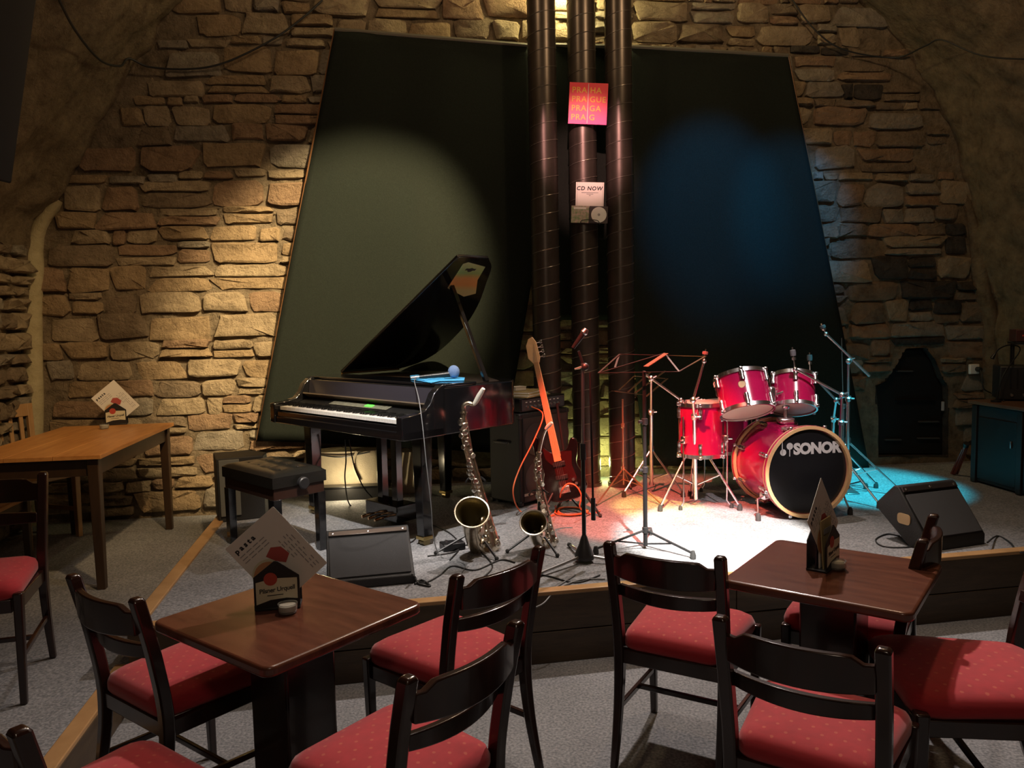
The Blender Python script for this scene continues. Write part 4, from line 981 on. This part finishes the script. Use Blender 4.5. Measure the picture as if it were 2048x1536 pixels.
MB().prism([(-.003, -.02), (.003, -.02), (.003, .05), (-.003, .05)], lo + fx*.045 + fz*.005, fx, fz, BAX, .001).build('emblem_stick', silver_print, kick, smooth=0)
for s in (-1, 1):
    p0 = kA + BAX*BD*.72 + fx*s*.22 - fz*.17; p1 = Vector((p0.x, p0.y, 0)) + fx*s*.10 + BAX*.10
    L = MB().tube([p0, p0*.5 + p1*.5 + Vector((0,0,.06)) + fx*s*.03, p1 + Vector((0,0,.02))], .0065, 8).build('spur', chrome, kick)
    MB().lathe([(.001, .05), (.009, .05), (.017, .03), (.017, .0), (.001, .0)], p1, (0,0,1), 12).build('rubber_foot', rubber, L)
    MB().box(p0, (.06, .06, .05), Rz(.2)).build('spur_bracket', chrome, kick, bevel=.012)
mt = kA + BAX*BD*.38 + fz*.275
MB().box(mt + fz*.02, (.10, .09, .04)).build('tom_mount', chrome, kick, bevel=.012)
MB().tube([mt, mt + fz*.24], .014, 12).build('mount_post', chrome, kick)
MB().ball(mt + fz*.12, .028, 12).build('mount_joint', chrome, kick)
tops = mt + fz*.24 + kb

def tom(label, px, Y, ax, R, D, badge, side):
    c = at(*px, Y); t, base, A = drum('rack_tom', label, c, ax, R, D, 6, drum_head, drum_head, chrome)
    ax = Vector(ax).normalized(); o = c - base
    p = o + (tops - c).normalized()*(R+.01)
    p = o + Vector((side*.9, -.1, 0)).normalized()*(R+.01)
    MB().box(p, (.05, .05, .10), Rz(.4)).build('tom_bracket', chrome, t, bevel=.012)
    MB().tube(smoothpath([p, p + Vector((side*.05, .01, 0)), tops - base + Vector((0, 0, -.02))], 4), .010, 10).build('tom_arm', chrome, t)
    if badge:
        d = (Vector((-.25, -1, 0)) - ax*Vector((-.25, -1, 0)).dot(ax)).normalized()
        MB().lathe([(.001, .003), (.022, .003), (.025, 0)], o + d*(R-.001) + ax*.02, d, 20).build('badge', mat('badge_gold', (.6, .42, .25), .3, metal=.8), t)
    return t
tom('larger red rack tom with round badge, on the left', (1487, 789), 5.20, (-.08, .42, .9), .168, .235, True, 1)
tom('smaller red rack tom on the right, above the bass drum', (1586, 786), 5.30, (.10, .40, .9), .142, .215, False, -1)
drum('floor_tom', 'red floor tom lit bright, left of the bass drum', at(1402, 857, 5.36), (0, 0, 1), .152, .345, 6, drum_head, drum_head, chrome, legs=(215, 335, 95))
drum('floor_tom', 'second floor tom in shadow behind the bass drum', at(1452, 852, 5.86), (0, 0, 1), .165, .36, 6, drum_head, drum_head, chrome, legs=(200, 330, 80))

# ------------------------------------------------------------------ cymbal stands
def tripod(t, hub, R, angs, r=.008, m=None, brace=True, low=None):
    m = m or chrome
    for a in angs:
        d = Vector((math.cos(math.radians(a)), math.sin(math.radians(a)), 0)); f = Vector((hub.x, hub.y, 0)) + d*R
        L = MB().tube([hub, f + Vector((0,0,.03))], r, 8).build('leg', m, t)
        MB().lathe([(.001, .045), (r+.002, .045), (r+.009, .022), (r+.009, 0), (.001, 0)], f, (0,0,1), 12).build('rubber_foot', rubber, L)
        if brace: MB().tube([Vector((hub.x, hub.y, low if low is not None else hub.z*.3)), hub*.45 + (f + Vector((0,0,.02)))*.55], r*.7, 6).build('brace', m, t)
def cymbal_stand(label, base, hub_z, angs, R, joint, tip, tail, felt, Y, Yt, r=.0135, fm=None):
    B = G(*base, ST); B.z = ST
    t = thing('cymbal_stand', label, 'stand', B, group='cymbal stands')
    J = at(*joint, Y) - B; T = at(*tip, Yt) - B; F = at(*felt, Yt) - B
    hub = Vector((0, 0, hub_z)); tripod(t, hub, R, angs)
    MB().lathe([(.016, -.02), (.022, -.015), (.022, .02), (.015, .03)], hub, (0,0,1), 12).build('hub', chrome, t)
    mid = hub*.45 + J*.55
    MB().tube([Vector((0, 0, .05)), mid], r, 12).build('lower_tube', chrome, t)
    MB().tube([mid, J], r*.72, 10).build('upper_tube', chrome, t)
    MB().lathe([(r, -.02), (r+.008, -.015), (r+.008, .015), (r*.8, .02)], mid, J-hub, 12).build('height_clamp', chrome, t)
    MB().tube([mid, mid + Vector((.04, -.01, 0))], [.009, .005], 8).build('wing_bolt', chrome, t)
    MB().ball(J, .022, 12).build('boom_joint', chrome, t)
    MB().tube([J, J + Vector((.035, -.02, .02))], [.009, .005], 8).build('wing_bolt', chrome, t)
    s0 = (at(*tail, Y) - B) if tail else J
    MB().tube([s0, T], .0085, 10).build('boom_arm', chrome, t)
    MB().ball(T, .017, 10).build('tilter', chrome, t)
    d = (F-T).normalized(); L = (F-T).length
    MB().tube([T, F + d*.012], .005, 8).build('tilter_rod', chrome, t)
    MB().lathe([(.004, L*.45), (.014, L*.45), (.014, L*.6), (.004, L*.6)], T, d, 12).build('seat_washer', chrome, t)
    MB().lathe([(.004, L*.66), (.017, L*.66), (.019, L*.8), (.017, L*.95), (.004, L*.97)], T, d, 12).build('felt', fm or mat('felt_grey', (.10, .10, .11), .8), t)
    return t
cymbal_stand('chrome cymbal stand in front of the red floor tom', (1392, 1012), .49, (205, 330, 85), .30, (1386, 800), (1408, 722), None, (1411, 702), 5.06, 5.06, fm=mat('felt_red', (.45, .16, .14), .9))
cymbal_stand('chrome boom stand left of the floor tom with its arm dropping right', (1303, 985), .33, (210, 320, 80), .26, (1302, 757), (1362, 800), (1290, 748), (1372, 806), 5.32, 5.30)
cymbal_stand('tall chrome boom stand at far right of the drums, arm rising left', (1694, 985), .38, (215, 335, 95), .36, (1697, 722), (1652, 668), (1739, 752), (1644, 650), 5.30, 5.28)
cymbal_stand('chrome boom stand reaching over the smaller tom to a black felt', (1678, 1003), .34, (200, 310, 70), .28, (1684, 790), (1590, 738), (1692, 794), (1585, 698), 5.15, 5.15)
cymbal_stand('chrome boom stand behind the smaller tom, felt turned cyan', (1660, 970), .34, (190, 320, 70), .26, (1672, 800), (1620, 746), (1680, 808), (1619, 708), 5.55, 5.50)
B = G(1684, 975, ST); B.z = ST
hs = thing('hi_hat_stand', 'slim chrome hi hat stand with a bare thin rod', 'stand', B)
tripod(hs, Vector((0, 0, .30)), .24, (230, 350, 110)); MB().tube([(0, 0, .02), (0, 0, .62)], .0125, 12).build('lower_tube', chrome, hs); MB().tube([(0, 0, .62), at(1683, 676, B.y) - B], .0035, 6).build('pull_rod', chrome, hs)
MB().lathe([(.012, 0), (.02, .004), (.02, .03), (.012, .034)], (0, 0, .6), (0,0,1), 12).build('clutch_cup', chrome, hs); MB().box((-.02, -.12, .02), (.09, .26, .012), Matrix.Rotation(.12, 3, 'X')).build('pedal', steel, hs, bevel=.004)

# ------------------------------------------------------------------ music stands
Bs = G(1291, 1098, ST); Bs.z = ST
ms = thing('music_stand', 'tall black folding music stand in front of the drums', 'music stand', Bs)
hubz = .10
tripod(ms, Vector((0, 0, .11)), .30, (195, 318, 75), .007, black_metal, True, .03)
tp = at(1288, 742, Bs.y) - Bs
MB().tube([(0, 0, .02), Vector((0, 0, tp.z*.45))], .0125, 12).build('lower_tube', black_metal, ms); MB().tube([Vector((0, 0, tp.z*.45)), tp], .010, 12).build('upper_tube', black_metal, ms)
for zz in (.11, tp.z*.45, tp.z*.72): MB().lathe([(.011, -.02), (.018, -.016), (.018, .016), (.011, .02)], (0, 0, zz), (0,0,1), 12).build('collar', black_plastic, ms)
for zz in (tp.z*.45, tp.z*.72): MB().tube([(0, 0, zz), (-.035, -.01, zz)], [.007, .01], 8).build('knob', black_plastic, ms)
flat = mat('desk_bar', (.05, .028, .022), .4, metal=.6)
Yf, Yr = Bs.y - .06, Bs.y + .16
def dp(x, y, k): return at(x, y, Yf + (Yr-Yf)*k) - Bs
bars = [((1197, 746), (1358, 743), 0, 0), ((1238, 708), (1410, 713), 1, 1), ((1197, 746), (1240, 708), 0, 1), ((1358, 743), (1410, 713), 0, 1), ((1230, 735), (1238, 710), .3, 1), ((1197, 746), (1330, 706), 0, 1), ((1358, 743), (1330, 708), 0, 1), ((1290, 744), (1288, 742), 0, .3)]
for a, c, k0, k1 in bars: MB().beam(dp(*a, k0), dp(*c, k1), .011, .003).build('desk_bar', flat, ms)
MB().beam(dp(1292, 733, .4), dp(1332, 707, .9), .035, .004).build('desk_spine', mat('desk_spine', (.25, .11, .06), .4, metal=.4), ms)
Bo = G(1247, 985, ST); Bo.z = ST
mo_ = thing('music_stand', 'small bronze folding music stand between pipes and drums', 'music stand', Bo)
orange_metal = mat('stand_bronze', (.55, .36, .22), .3, metal=.8)
h0 = at(1246, 937, Bo.y) - Bo; h0.x = h0.y = 0
for px in ((1192, 1012), (1325, 1012), (1262, 978)):
    f = G(*px, ST) - Bo; f.z = .006; L = MB().tube([h0, f], .006, 8).build('leg', orange_metal, mo_); MB().ball(f + Vector((0,0,.003)), .009, 8).build('rubber_foot', rubber, L)
    MB().tube([Vector((0,0,.10)), h0*.5 + f*.5], .0045, 6).build('brace', orange_metal, mo_)
t0 = at(1246, 798, Bo.y) - Bo; t0.x = t0.y = 0
MB().tube([(0,0,.06), t0], .0075, 10).build('pole', orange_metal, mo_); MB().lathe([(.008, -.018), (.016, -.014), (.016, .014), (.008, .018)], h0, (0,0,1), 12).build('hub', orange_metal, mo_)
MB().lathe([(.008, -.018), (.014, -.014), (.014, .014), (.008, .018)], t0*.62 + h0*.38, (0,0,1), 12).build('collar', orange_metal, mo_)
for a, c, w in (((1226, 782), (1288, 790), .05), ((1256, 784), (1300, 745), .018), ((1270, 786), (1330, 742), .022), ((1292, 793), (1335, 757), .018), ((1268, 752), (1330, 757), .014), ((1238, 780), (1268, 752), .010)):
    MB().beam(at(*a, Bo.y-.02) - Bo, at(*c, Bo.y+.08) - Bo, w, .004).build('desk_bar', orange_metal, mo_)

# ------------------------------------------------------------------ microphone stand
Bm = G(1169, 1124, ST); Bm.z = ST
mi = thing('microphone_stand', 'black boom microphone stand with its boom hanging down', 'microphone stand', Bm)
MB().lathe([(.001, .015), (.052, .018), (.052, .045), (.030, .095), (.018, .135), (.012, .15)], (0,0,0), (0,0,1), 20).build('leg_hub', black_plastic, mi)
for px in ((1062, 1160), (1250, 1130), (1138, 1094)):
    f = G(*px, ST) - Bm; L = MB().tube([(f.x*.12, f.y*.12, .035), (f.x*.94, f.y*.94, .016)], .0085, 8).build('leg', steel, mi); MB().tube([(f.x*.92, f.y*.92, .0165), (f.x, f.y, .0145)], .0125, 8).build('rubber_foot', rubber, L)
tm = at(1165, 726, Bm.y) - Bm
MB().tube([(0,0,.1), (0,0,tm.z*.58)], .0115, 12).build('lower_tube', black_metal, mi); MB().tube([(0,0,tm.z*.58), tm], .0085, 12).build('upper_tube', steel, mi)
MB().tube([(0,0,tm.z*.52), (0,0,tm.z*.60)], .017, 12).build('height_clutch', black_plastic, mi)
b0 = at(1180, 745, Bm.y-.02) - Bm; b1 = at(1187, 1040, Bm.y-.06) - Bm
MB().tube([b0, b1], .006, 10).build('boom_arm', black_metal, mi); MB().tube([b0*.1 + b1*.9 + Vector((0,0,.04)), b1], .0125, 12).build('counterweight', black_plastic, mi)
MB().ball(tm + Vector((.012, -.01, -.02)), .022, 10).build('swivel', black_plastic, mi); MB().tube([tm + Vector((0, -.01, -.02)), tm + Vector((-.045, -.02, -.03))], [.008, .004], 8).build('wing_screw', chrome, mi)
MB().tube([tm, at(1157, 702, Bm.y-.01) - Bm], .008, 8).build('clip', black_plastic, mi)
v0, v1 = at(1146, 696, Bm.y-.02), at(1173, 658, Bm.y-.03)
vm = thing('microphone', 'slim black microphone clipped at the top of the microphone stand', 'microphone', v0)
MB().tube([(0,0,0), (v1-v0)*.75], [.011, .016], 12).build('body', black_metal, vm); MB().tube([(v1-v0)*.75, (v1-v0)*.82, v1-v0], [.017, .021, .014], 12).build('grille_head', steel, vm)

# ------------------------------------------------------------------ signs on the middle pipe
def quad_thing(name, label, cat, c4, Y, thick=.006):
    P = [at(*p, Y) for p in c4]; o = P[3]; X = (P[2]-P[3]); Z = (P[0]-P[3]); w, h = X.length, Z.length; X.normalize(); N = X.cross(Z).normalized(); Z = N.cross(X).normalized()*-1 if N.cross(X).dot(Z) < 0 else N.cross(X).normalized()
    return o, X, Z, N, w, h, thing(name, label, cat, o)
def sign_material():
    m = bpy.data.materials.new('pink_gradient'); m.use_nodes = True; nt = m.node_tree; bb = nt.nodes['Principled BSDF']; bb.inputs['Roughness'].default_value = .45
    tc = nt.nodes.new('ShaderNodeTexCoord'); sp = nt.nodes.new('ShaderNodeSeparateXYZ'); r = nt.nodes.new('ShaderNodeValToRGB'); e = r.color_ramp.elements
    e[0].position = 0; e[0].color = (.80, .05, .30, 1); e[1].position = .6; e[1].color = (.80, .05, .07, 1)  # board runs from magenta at the bottom to red higher up
    nt.links.new(tc.outputs['Generated'], sp.inputs[0]); nt.links.new(sp.outputs['Z'], r.inputs[0]); nt.links.new(r.outputs[0], bb.inputs['Base Color']); return m
o, X, Z, N, w, h, sg = quad_thing('city_sign', 'square pink sign with yellow lettering on the middle pipe', 'sign', [(1134, 164), (1211, 168), (1213, 250), (1136, 247)], 5.985)
board = MB().prism([(0, 0), (w, 0), (w, h), (0, h)], (0,0,0), X, Z, -N, .008).build('board', sign_material(), sg, smooth=0, bevel=.001)
yel = mat('yellow_letters', (.85, .42, .06), .5)
for k, (a, c) in enumerate((('PRA', 'HA'), ('PRA', 'GUE'), ('PRA', 'GA'), ('PRA', 'G'))):
    zz = h*(.755 - .218*k)
    text('lettering', a, h*.195, X*(w*.455) + Z*zz + N*.001, X, Z, yel, sg, .0004, .0008, 'RIGHT', 1.12); text('lettering', c, h*.195, X*(w*.535) + Z*zz + N*.001, X, Z, yel, sg, .0004, .0008, 'LEFT', 1.12)
MB().prism([(w*.485, h*.02), (w*.498, h*.02), (w*.498, h*.98), (w*.485, h*.98)], N*.0006, X, Z, N, .001).build('divider', paper, sg, smooth=0)
o, X, Z, N, w, h, sg = quad_thing('paper_notice', 'white notice advertising discs taped to the middle pipe', 'notice', [(1150, 364), (1207, 365), (1207, 415), (1151, 414)], 5.99)
MB().prism([(0, 0), (w, 0), (w, h), (0, h)], (0,0,0), X, Z, -N, .004).build('sheet', paper, sg, smooth=0)
text('lettering', 'CD NOW', h*.22, X*(w*.48) + Z*(h*.68) + N*.001, X, Z, ink, sg, .0003, .001, 'CENTER', 1.15, .15)
for k, (a, c) in enumerate(((.2, .8), (.38, .62), (.47, .53))): MB().prism([(w*a, h*(.60-.06*k)), (w*c, h*(.60-.06*k)), (w*c, h*(.575-.06*k)), (w*a, h*(.575-.06*k))][::-1], N*.0006, X, Z, N, .0006).build('small_print', grey_ink, sg, smooth=0)
for a in (.04, .955): MB().prism([(w*a, 0), (w*a+.002, 0), (w*a+.002, h), (w*a, h)], N*.0006, X, Z, N, .0006).build('border_line', grey_ink, sg, smooth=0)
o, X, Z, N, w, h, sg = quad_thing('disc_case', 'opened disc case with white disc in a wire holder on the pipe', 'disc case', [(1141, 411), (1214, 413), (1215, 447), (1142, 445)], 5.965)
MB().prism([(0, 0), (w*.48, 0), (w*.48, h), (0, h)], (0,0,0), X, Z, -N, .006).build('sleeve', mat('sleeve_print', (.08, .26, .07), .5, col2=(.62, .40, .40), vscale=45), sg, smooth=0)
MB().prism([(w*.49, 0), (w, 0), (w, h), (w*.49, h)], (0,0,0), X, Z, -N, .006).build('tray', mat('tray', (.05, .035, .035), .4), sg, smooth=0)
dc = MB().prism(circle(h*.46, 28, w*.755, h*.5), N*.0006, X, Z, N, .0012).build('disc', white_plastic, sg, smooth=0); MB().prism(circle(h*.08, 12, w*.755, h*.5), N*.002, X, Z, N, .0006).build('disc_hub', grey_ink, dc, smooth=0)
MB().prism([(w*.06, h*.80), (w*.40, h*.80), (w*.40, h*.92), (w*.06, h*.92)], N*.0006, X, Z, N, .0006).build('title_band', paper, sg, smooth=0)
MB().tube(smoothpath([X*(w*.27) - Z*.01 + N*.012, X*(w*.30) + Z*(h*.14) + N*.012, X*(w*.7) + Z*(h*.16) + N*.012, X*(w*.78) - Z*.01 + N*.012], 4), .003, 6).build('wire_holder', black_metal, sg)

# ------------------------------------------------------------------ desk with equipment at the right wall
dk = thing('equipment_desk', 'dark panelled desk with wooden top at the right wall', 'desk', Vector((3.50, 5.97, ST)), math.atan2(WN.y, WN.x))   # local x runs towards the viewer, y into the wall
DH = .63; DL, DD = 1.5, .50
MB().box((DL/2, DD/2, DH/2-.01), (DL-.02, DD-.04, DH-.05)).build('carcass', black_matte, dk, bevel=.004)
MB().box((DL/2, DD/2-.01, DH-.014), (DL, DD+.02, .028)).build('desktop', mat('desk_top', (.10, .05, .028), .35, col2=(.14, .07, .04), vscale=5), dk, bevel=.004)
for k in range(4):
    MB().box((.05 + .46*k, .012, DH/2-.015), (.05, .024, DH-.04)).build('stile', mat('desk_stile', (.012, .009, .008), .5), dk, bevel=.003)
for k in range(3):
    d_ = MB().box((.28 + .46*k, .016, DH/2-.04), (.39, .012, DH-.16)).build('door', mat('desk_panel', (.007, .005, .004), .5), dk, bevel=.003); MB().box((.43 + .46*k, .004, DH*.55), (.012, .012, .05)).build('door_handle', steel, d_, bevel=.003)
D0 = Vector((3.50, 5.97, ST)); DR = Rz(math.atan2(WN.y, WN.x))
def desk(x, y, z=0): return D0 + DR @ Vector((x, y, DH+z))
mx_ = thing('mixer_amplifier', 'black ribbed mixer box standing on the desk', 'mixer', desk(.16, .14, .0005), math.radians(-20))
MB().box((.18, .12, .135), (.40, .24, .25)).build('case', black_plastic, mx_, bevel=.008)
for k in range(7): MB().box((.05 + .043*k, -.004, .17), (.008, .008, .14)).build('rib', black_metal, mx_)
for k in range(4): MB().lathe([(.001, .012), (.010, .012), (.013, 0)], (.06+.08*k, 0, .045), (0,-1,0), 12).build('knob', steel, mx_)
for x in (.03, .33):
    for y in (.04, .2): MB().cyl((x, y, 0), (x, y, .011), .012).build('foot', rubber, mx_)
sh = thing('small_rack', 'small black rack with a reddish lit unit above the mixer', 'rack', desk(.16, .27, .0), math.radians(-20))
for x in (-.01, .40):
    for y in (.14, .20): MB().beam((x, y, 0), (x, y, .42), .014, .014, (0,1,0)).build('upright', black_metal, sh)
MB().box((.195, .10, .428), (.46, .24, .016)).build('shelf', black_metal, sh, bevel=.002)
u = MB().box((.18, .09, .485), (.42, .20, .09)).build('unit', mat('unit_red', (.06, .016, .012), .4), sh, bevel=.004)
for k in range(6): MB().box((.02+.06*k, -.012, .485), (.02, .004, .012)).build('button', red_print, u)
gl = thing('gooseneck_lamp', 'dark bent gooseneck lamp over the desk', 'lamp', desk(.20, .06, .0005), 0)
q = gl.location; MB().lathe([(.001, 0), (.035, 0), (.035, .012), (.008, .02)], (0,0,0), (0,0,1), 16).build('base', black_metal, gl)
MB().tube(smoothpath([(0, 0, .015), (.05, .0, .2), at(2040, 700, q.y+.02) - q, at(2020, 690, q.y) - q, at(1998, 698, q.y) - q, at(1988, 712, q.y) - q], 5), .005, 8).build('gooseneck', black_metal, gl)
MB().tube([at(1990, 708, q.y) - q, at(1984, 717, q.y) - q], [.009, .014], 12).build('lamp_head', black_metal, gl)
# wall socket with plug
su, sw = wpx(1946, 738, .03); so_ = W(su, sw, .04)
sk = thing('wall_socket', 'white wall socket with a black plug above the desk', 'socket', so_, math.atan(.109))
MB().box((0, 0, 0), (.085, .03, .085)).build('plate', white_plastic, sk, bevel=.006); MB().lathe([(.001, .045), (.016, .045), (.021, .03), (.021, 0)], (.02, -.015, .0), (0,-1,0), 14).build('plug', black_plastic, sk)
cable('socket_cable', 'black cable from the wall socket down to the desk', [so_ + Vector((.02, -.06, -.005)), so_ + Vector((.02, -.09, -.06)), so_ + Vector((.03, -.10, -.16)), so_ + Vector((.10, -.14, -.21)), desk(.2, .12, .01)], .005)
a0, a1 = G(1908, 950, ST), at(1933, 888, 5.98)
lt = thing('folded_stand', 'short folded reddish metal stand leaning against the desk', 'stand', Vector((a0.x, a0.y, ST)))
d_ = a1 - Vector((a0.x, a0.y, ST)); 
for k, (ox, r) in enumerate(((0, .016), (.025, .010), (-.022, .008))): MB().tube([Vector((ox, 0, .012)), d_*(.97-.06*k) + Vector((ox*.6, 0, 0))], r, 8).build('folded_leg', mat('red_metal', (.35, .10, .08), .25, metal=.8), lt)
MB().tube([d_*.93, d_*1.02], .022, 10).build('top_cap', black_plastic, lt)

# ------------------------------------------------------------------ hanging black panel at the top left
p0, p1, p2 = at(82, -60, 3.3), at(24, 368, 3.3), at(-30, 356, 3.3)
hp_ = thing('hanging_loudspeaker', 'black hanging loudspeaker cut by the top left corner', 'speaker', p1)
e1 = (p0-p1).normalized(); e2 = Vector((-1, .15, 0)); e2 = (e2 - e1*e2.dot(e1)).normalized(); e3 = e1.cross(e2)
MB().prism([(0, 0), (.55, .03), (.55, 1.25), (0, 1.25)], (0,0,0), e2, e1, e3, .30).build('cabinet', mat('speaker_black', (.004, .004, .004), .8), hp_, bevel=.008)
MB().prism([(.03, .03), (.52, .05), (.52, 1.22), (.03, 1.22)], e3*-.008, e2, e1, e3, .009).build('grille', mat('dark_grille', (.003, .003, .003), .8, bump=.4, bscale=500), hp_)
MB().tube([e1*1.1 + e3*.15 + e2*.3, e1*1.1 + e3*.15 + e2*.3 + Vector((-.3, .2, .9))], .015, 8).build('bracket', black_metal, hp_)

# ------------------------------------------------------------------ bags and cloth under the piano
canvas = mat('canvas', (.42, .36, .26), .85, bump=.3, bscale=120, var=.12, vscale=6)
def soft_bag(name, label, px0, px1, Y, depth, hgt, m):
    a, c = at(px0, 980, Y), at(px1, 980, Y); L = c.x - a.x
    t = thing(name, label, 'bag', ((a.x+c.x)/2, Y, ST), .1)
    def fn(u, v):
        th = 2*pi*u; x = math.copysign(abs(math.cos(th))**.45, math.cos(th)); y = math.copysign(abs(math.sin(th))**.45, math.sin(th)); k = 1 - .12*v*v - (.9 if v >= .999 else 0)
        n_ = .012*noise.noise(Vector((x*3, y*3, v*4))); return Vector((x*L/2*k + n_, y*depth/2*k + n_, hgt*min(v*1.04, 1) * (1 + .05*noise.noise(Vector((x*2, y, 0))))))
    MB().grid(fn, 36, 10).build('body', m, t, smooth=70)
    return t, L
t, L = soft_bag('canvas_bag', 'beige canvas bag with straps on the floor behind the piano legs', 610, 765, 6.0, .18, .36, canvas)
for x in (-.18, .12): MB().tube(smoothpath([(x, -.10, .34), (x-.03, -.11, .24), (x+.01, -.115, .12)], 4), .011, 6).build('strap', canvas, t)
MB().tube(smoothpath([(-.2, -.09, .33), (0, -.10, .30), (.22, -.09, .33)], 5), .006, 6).build('zip', black_plastic, t)
t, L = soft_bag('canvas_cover', 'folded beige canvas cover leaning behind the piano', 792, 846, 6.02, .16, .34, canvas)
for k in range(4): MB().tube(smoothpath([(-.08+.05*k, -.085, .32), (-.10+.05*k, -.088, .2), (-.13+.055*k, -.085, .05)], 4), .009, 6).build('fold', canvas, t)
t, L = soft_bag('cloth_bundle', 'crumpled black cloth bundle below the backdrop corner', 495, 600, 5.98, .16, .30, black_matte)
for k in range(3): MB().tube(smoothpath([(-.12+.09*k, -.06, .285), (-.1+.09*k, -.085, .2), (-.13+.1*k, -.085, .03)], 4), .014, 6).build('fold', black_matte, t)
b0 = at(655, 985, 5.9); tb = thing('cable_trunk', 'low black cable trunk on the floor behind the piano bench', 'case', (b0.x+.22, 5.80, ST), .08)
MB().box((0, 0, .045), (.46, .10, .09)).build('body', black_matte, tb, bevel=.004); MB().box((0, 0, .096), (.47, .11, .012)).build('lid', black_metal, tb, bevel=.003)

# ------------------------------------------------------------------ cables
cable('wall_cable', 'black cable drooping across the upper left stone wall', [W(*wpx(x, y, q), q) for x, y, q in [(112, -14, 1.55), (150, 60, 1.2), (200, 120, .62), (240, 132, .28), (258, 117, .14), (300, 134, .07), (380, 138, .06), (450, 125, .06), (540, 82, .06), (600, 40, .06), (645, 0, .06)]], .008)
cable('wall_cable', 'thin cable sagging across the upper right vault', [W(*wpx(x, y, q), q) for x, y, q in [(1578, -10, .08), (1630, 60, .08), (1690, 100, .08), (1790, 115, .14), (1850, 92, .45), (1884, 80, .62), (1960, 110, .85), (2048, 118, 1.2), (2120, 110, 1.5)]], .006)
hk = hp + fr @ Vector((.10, -.02, .04))
cable('instrument_cable', 'orange instrument cable curving down from the amplifier to the floor', [hk, at(1086, 830, hk.y-.12), at(1068, 880, 5.2), at(1038, 940, 5.1), at(1026, 985, 5.05), G(1040, 1022, ST+.005), G(1075, 1036, ST+.005), G(1110, 1030, ST+.005)], .005, cable_orange)
coil = []
for k in range(40):
    a = k*.62; c = G(1138, 1022, ST+.006 + .0012*(k % 8)); coil.append(c + Vector((math.cos(a)*(.10+.03*math.sin(k*.7)), math.sin(a)*.11, 0)))
cable('instrument_cable', 'coiled orange instrument cable on the floor below the bass guitar', coil, .005, cable_orange)
cable('instrument_cable', 'loop of orange cable standing up around the bass guitar foot', [G(1120, 1010, ST+.005), at(1122, 985, 5.05), at(1135, 968, 5.02), at(1152, 972, 5.0), at(1163, 992, 5.0), at(1160, 1015, 5.02), G(1180, 1028, ST+.005), G(1200, 1022, ST+.005)], .005, cable_orange)
z = ST+.005
cable('stage_cable', 'pale thin cable looping over the stage edge below the microphone stand', [G(1150, 1150, z), G(1100, 1180, z), G(1060, 1188, z), at(1036, 1192, 3.60), at(1034, 1205, 3.56), at(1055, 1217, 3.57), at(1085, 1208, 3.60), G(1115, 1178, z), G(1160, 1160, z), G(1210, 1158, z)], .004, cable_grey)
cable('stage_cable', 'black cable running from the left monitor past the tenor saxophone', [G(826, 1160, z), G(850, 1165, z), G(880, 1150, z), G(905, 1132, z), G(950, 1140, z), G(1000, 1120, z), G(1030, 1125, z)], .004)
cable('stage_cable', 'black cable snaking from the piano leg to the stage edge', [G(855, 1112, z), G(905, 1105, z), G(940, 1090, z), G(985, 1130, z), G(960, 1165, z), G(1020, 1170, z), G(1080, 1150, z), G(1150, 1165, z), G(1200, 1150, z)], .004)
cable('stage_cable', 'black cable under the piano beside the lyre', [G(770, 1060, z), G(820, 1085, z), G(850, 1050, z), G(890, 1060, z), G(920, 1090, z), G(900, 1120, z)], .004)
cable('stage_cable', 'dark cable bunch spilling from the right side of the left monitor', [G(824, 1150, ST+.06), G(830, 1155, ST+.02), G(838, 1168, z), G(860, 1172, z), G(842, 1160, z), G(830, 1168, z)], .006)
cable('stage_cable', 'black cable looping left of the right monitor', [G(1840, 1092, z), G(1790, 1095, z), G(1760, 1090, z), G(1752, 1078, z), G(1775, 1068, z), G(1800, 1072, z)], .004)
cable('stage_cable', 'dark cable trailing right of the right monitor over the stage edge', [G(1975, 1085, ST+.05), G(1995, 1072, z), G(2020, 1085, z), G(2040, 1105, z), G(2090, 1098, z)], .005)
cable('hanging_cable', 'black cable hanging under the piano keyboard', [at(690, 880, 5.3), at(692, 920, 5.32), at(690, 960, 5.3), G(700, 1010, z), G(740, 1030, z)], .005)
cable('hanging_cable', 'second black cable hanging under the piano towards the pedals', [at(698, 880, 5.3), at(708, 930, 5.32), at(722, 965, 5.3), at(735, 985, 5.3), G(760, 1010, z)], .005)
pd = G(905, 1098, ST); pdl = thing('effect_pedal', 'small dark foot pedal box by the piano leg', 'pedal', (pd.x, pd.y, ST), .4)
MB().box((0, 0, .022), (.13, .09, .04)).build('case', black_metal, pdl, bevel=.004); MB().cyl((.02, -.02, .042), (.02, -.02, .052), .012).build('switch', chrome, pdl); MB().lathe([(.001, .01), (.007, .01), (.008, 0)], (-.03, .02, .042), (0,0,1), 10).build('knob', steel, pdl)
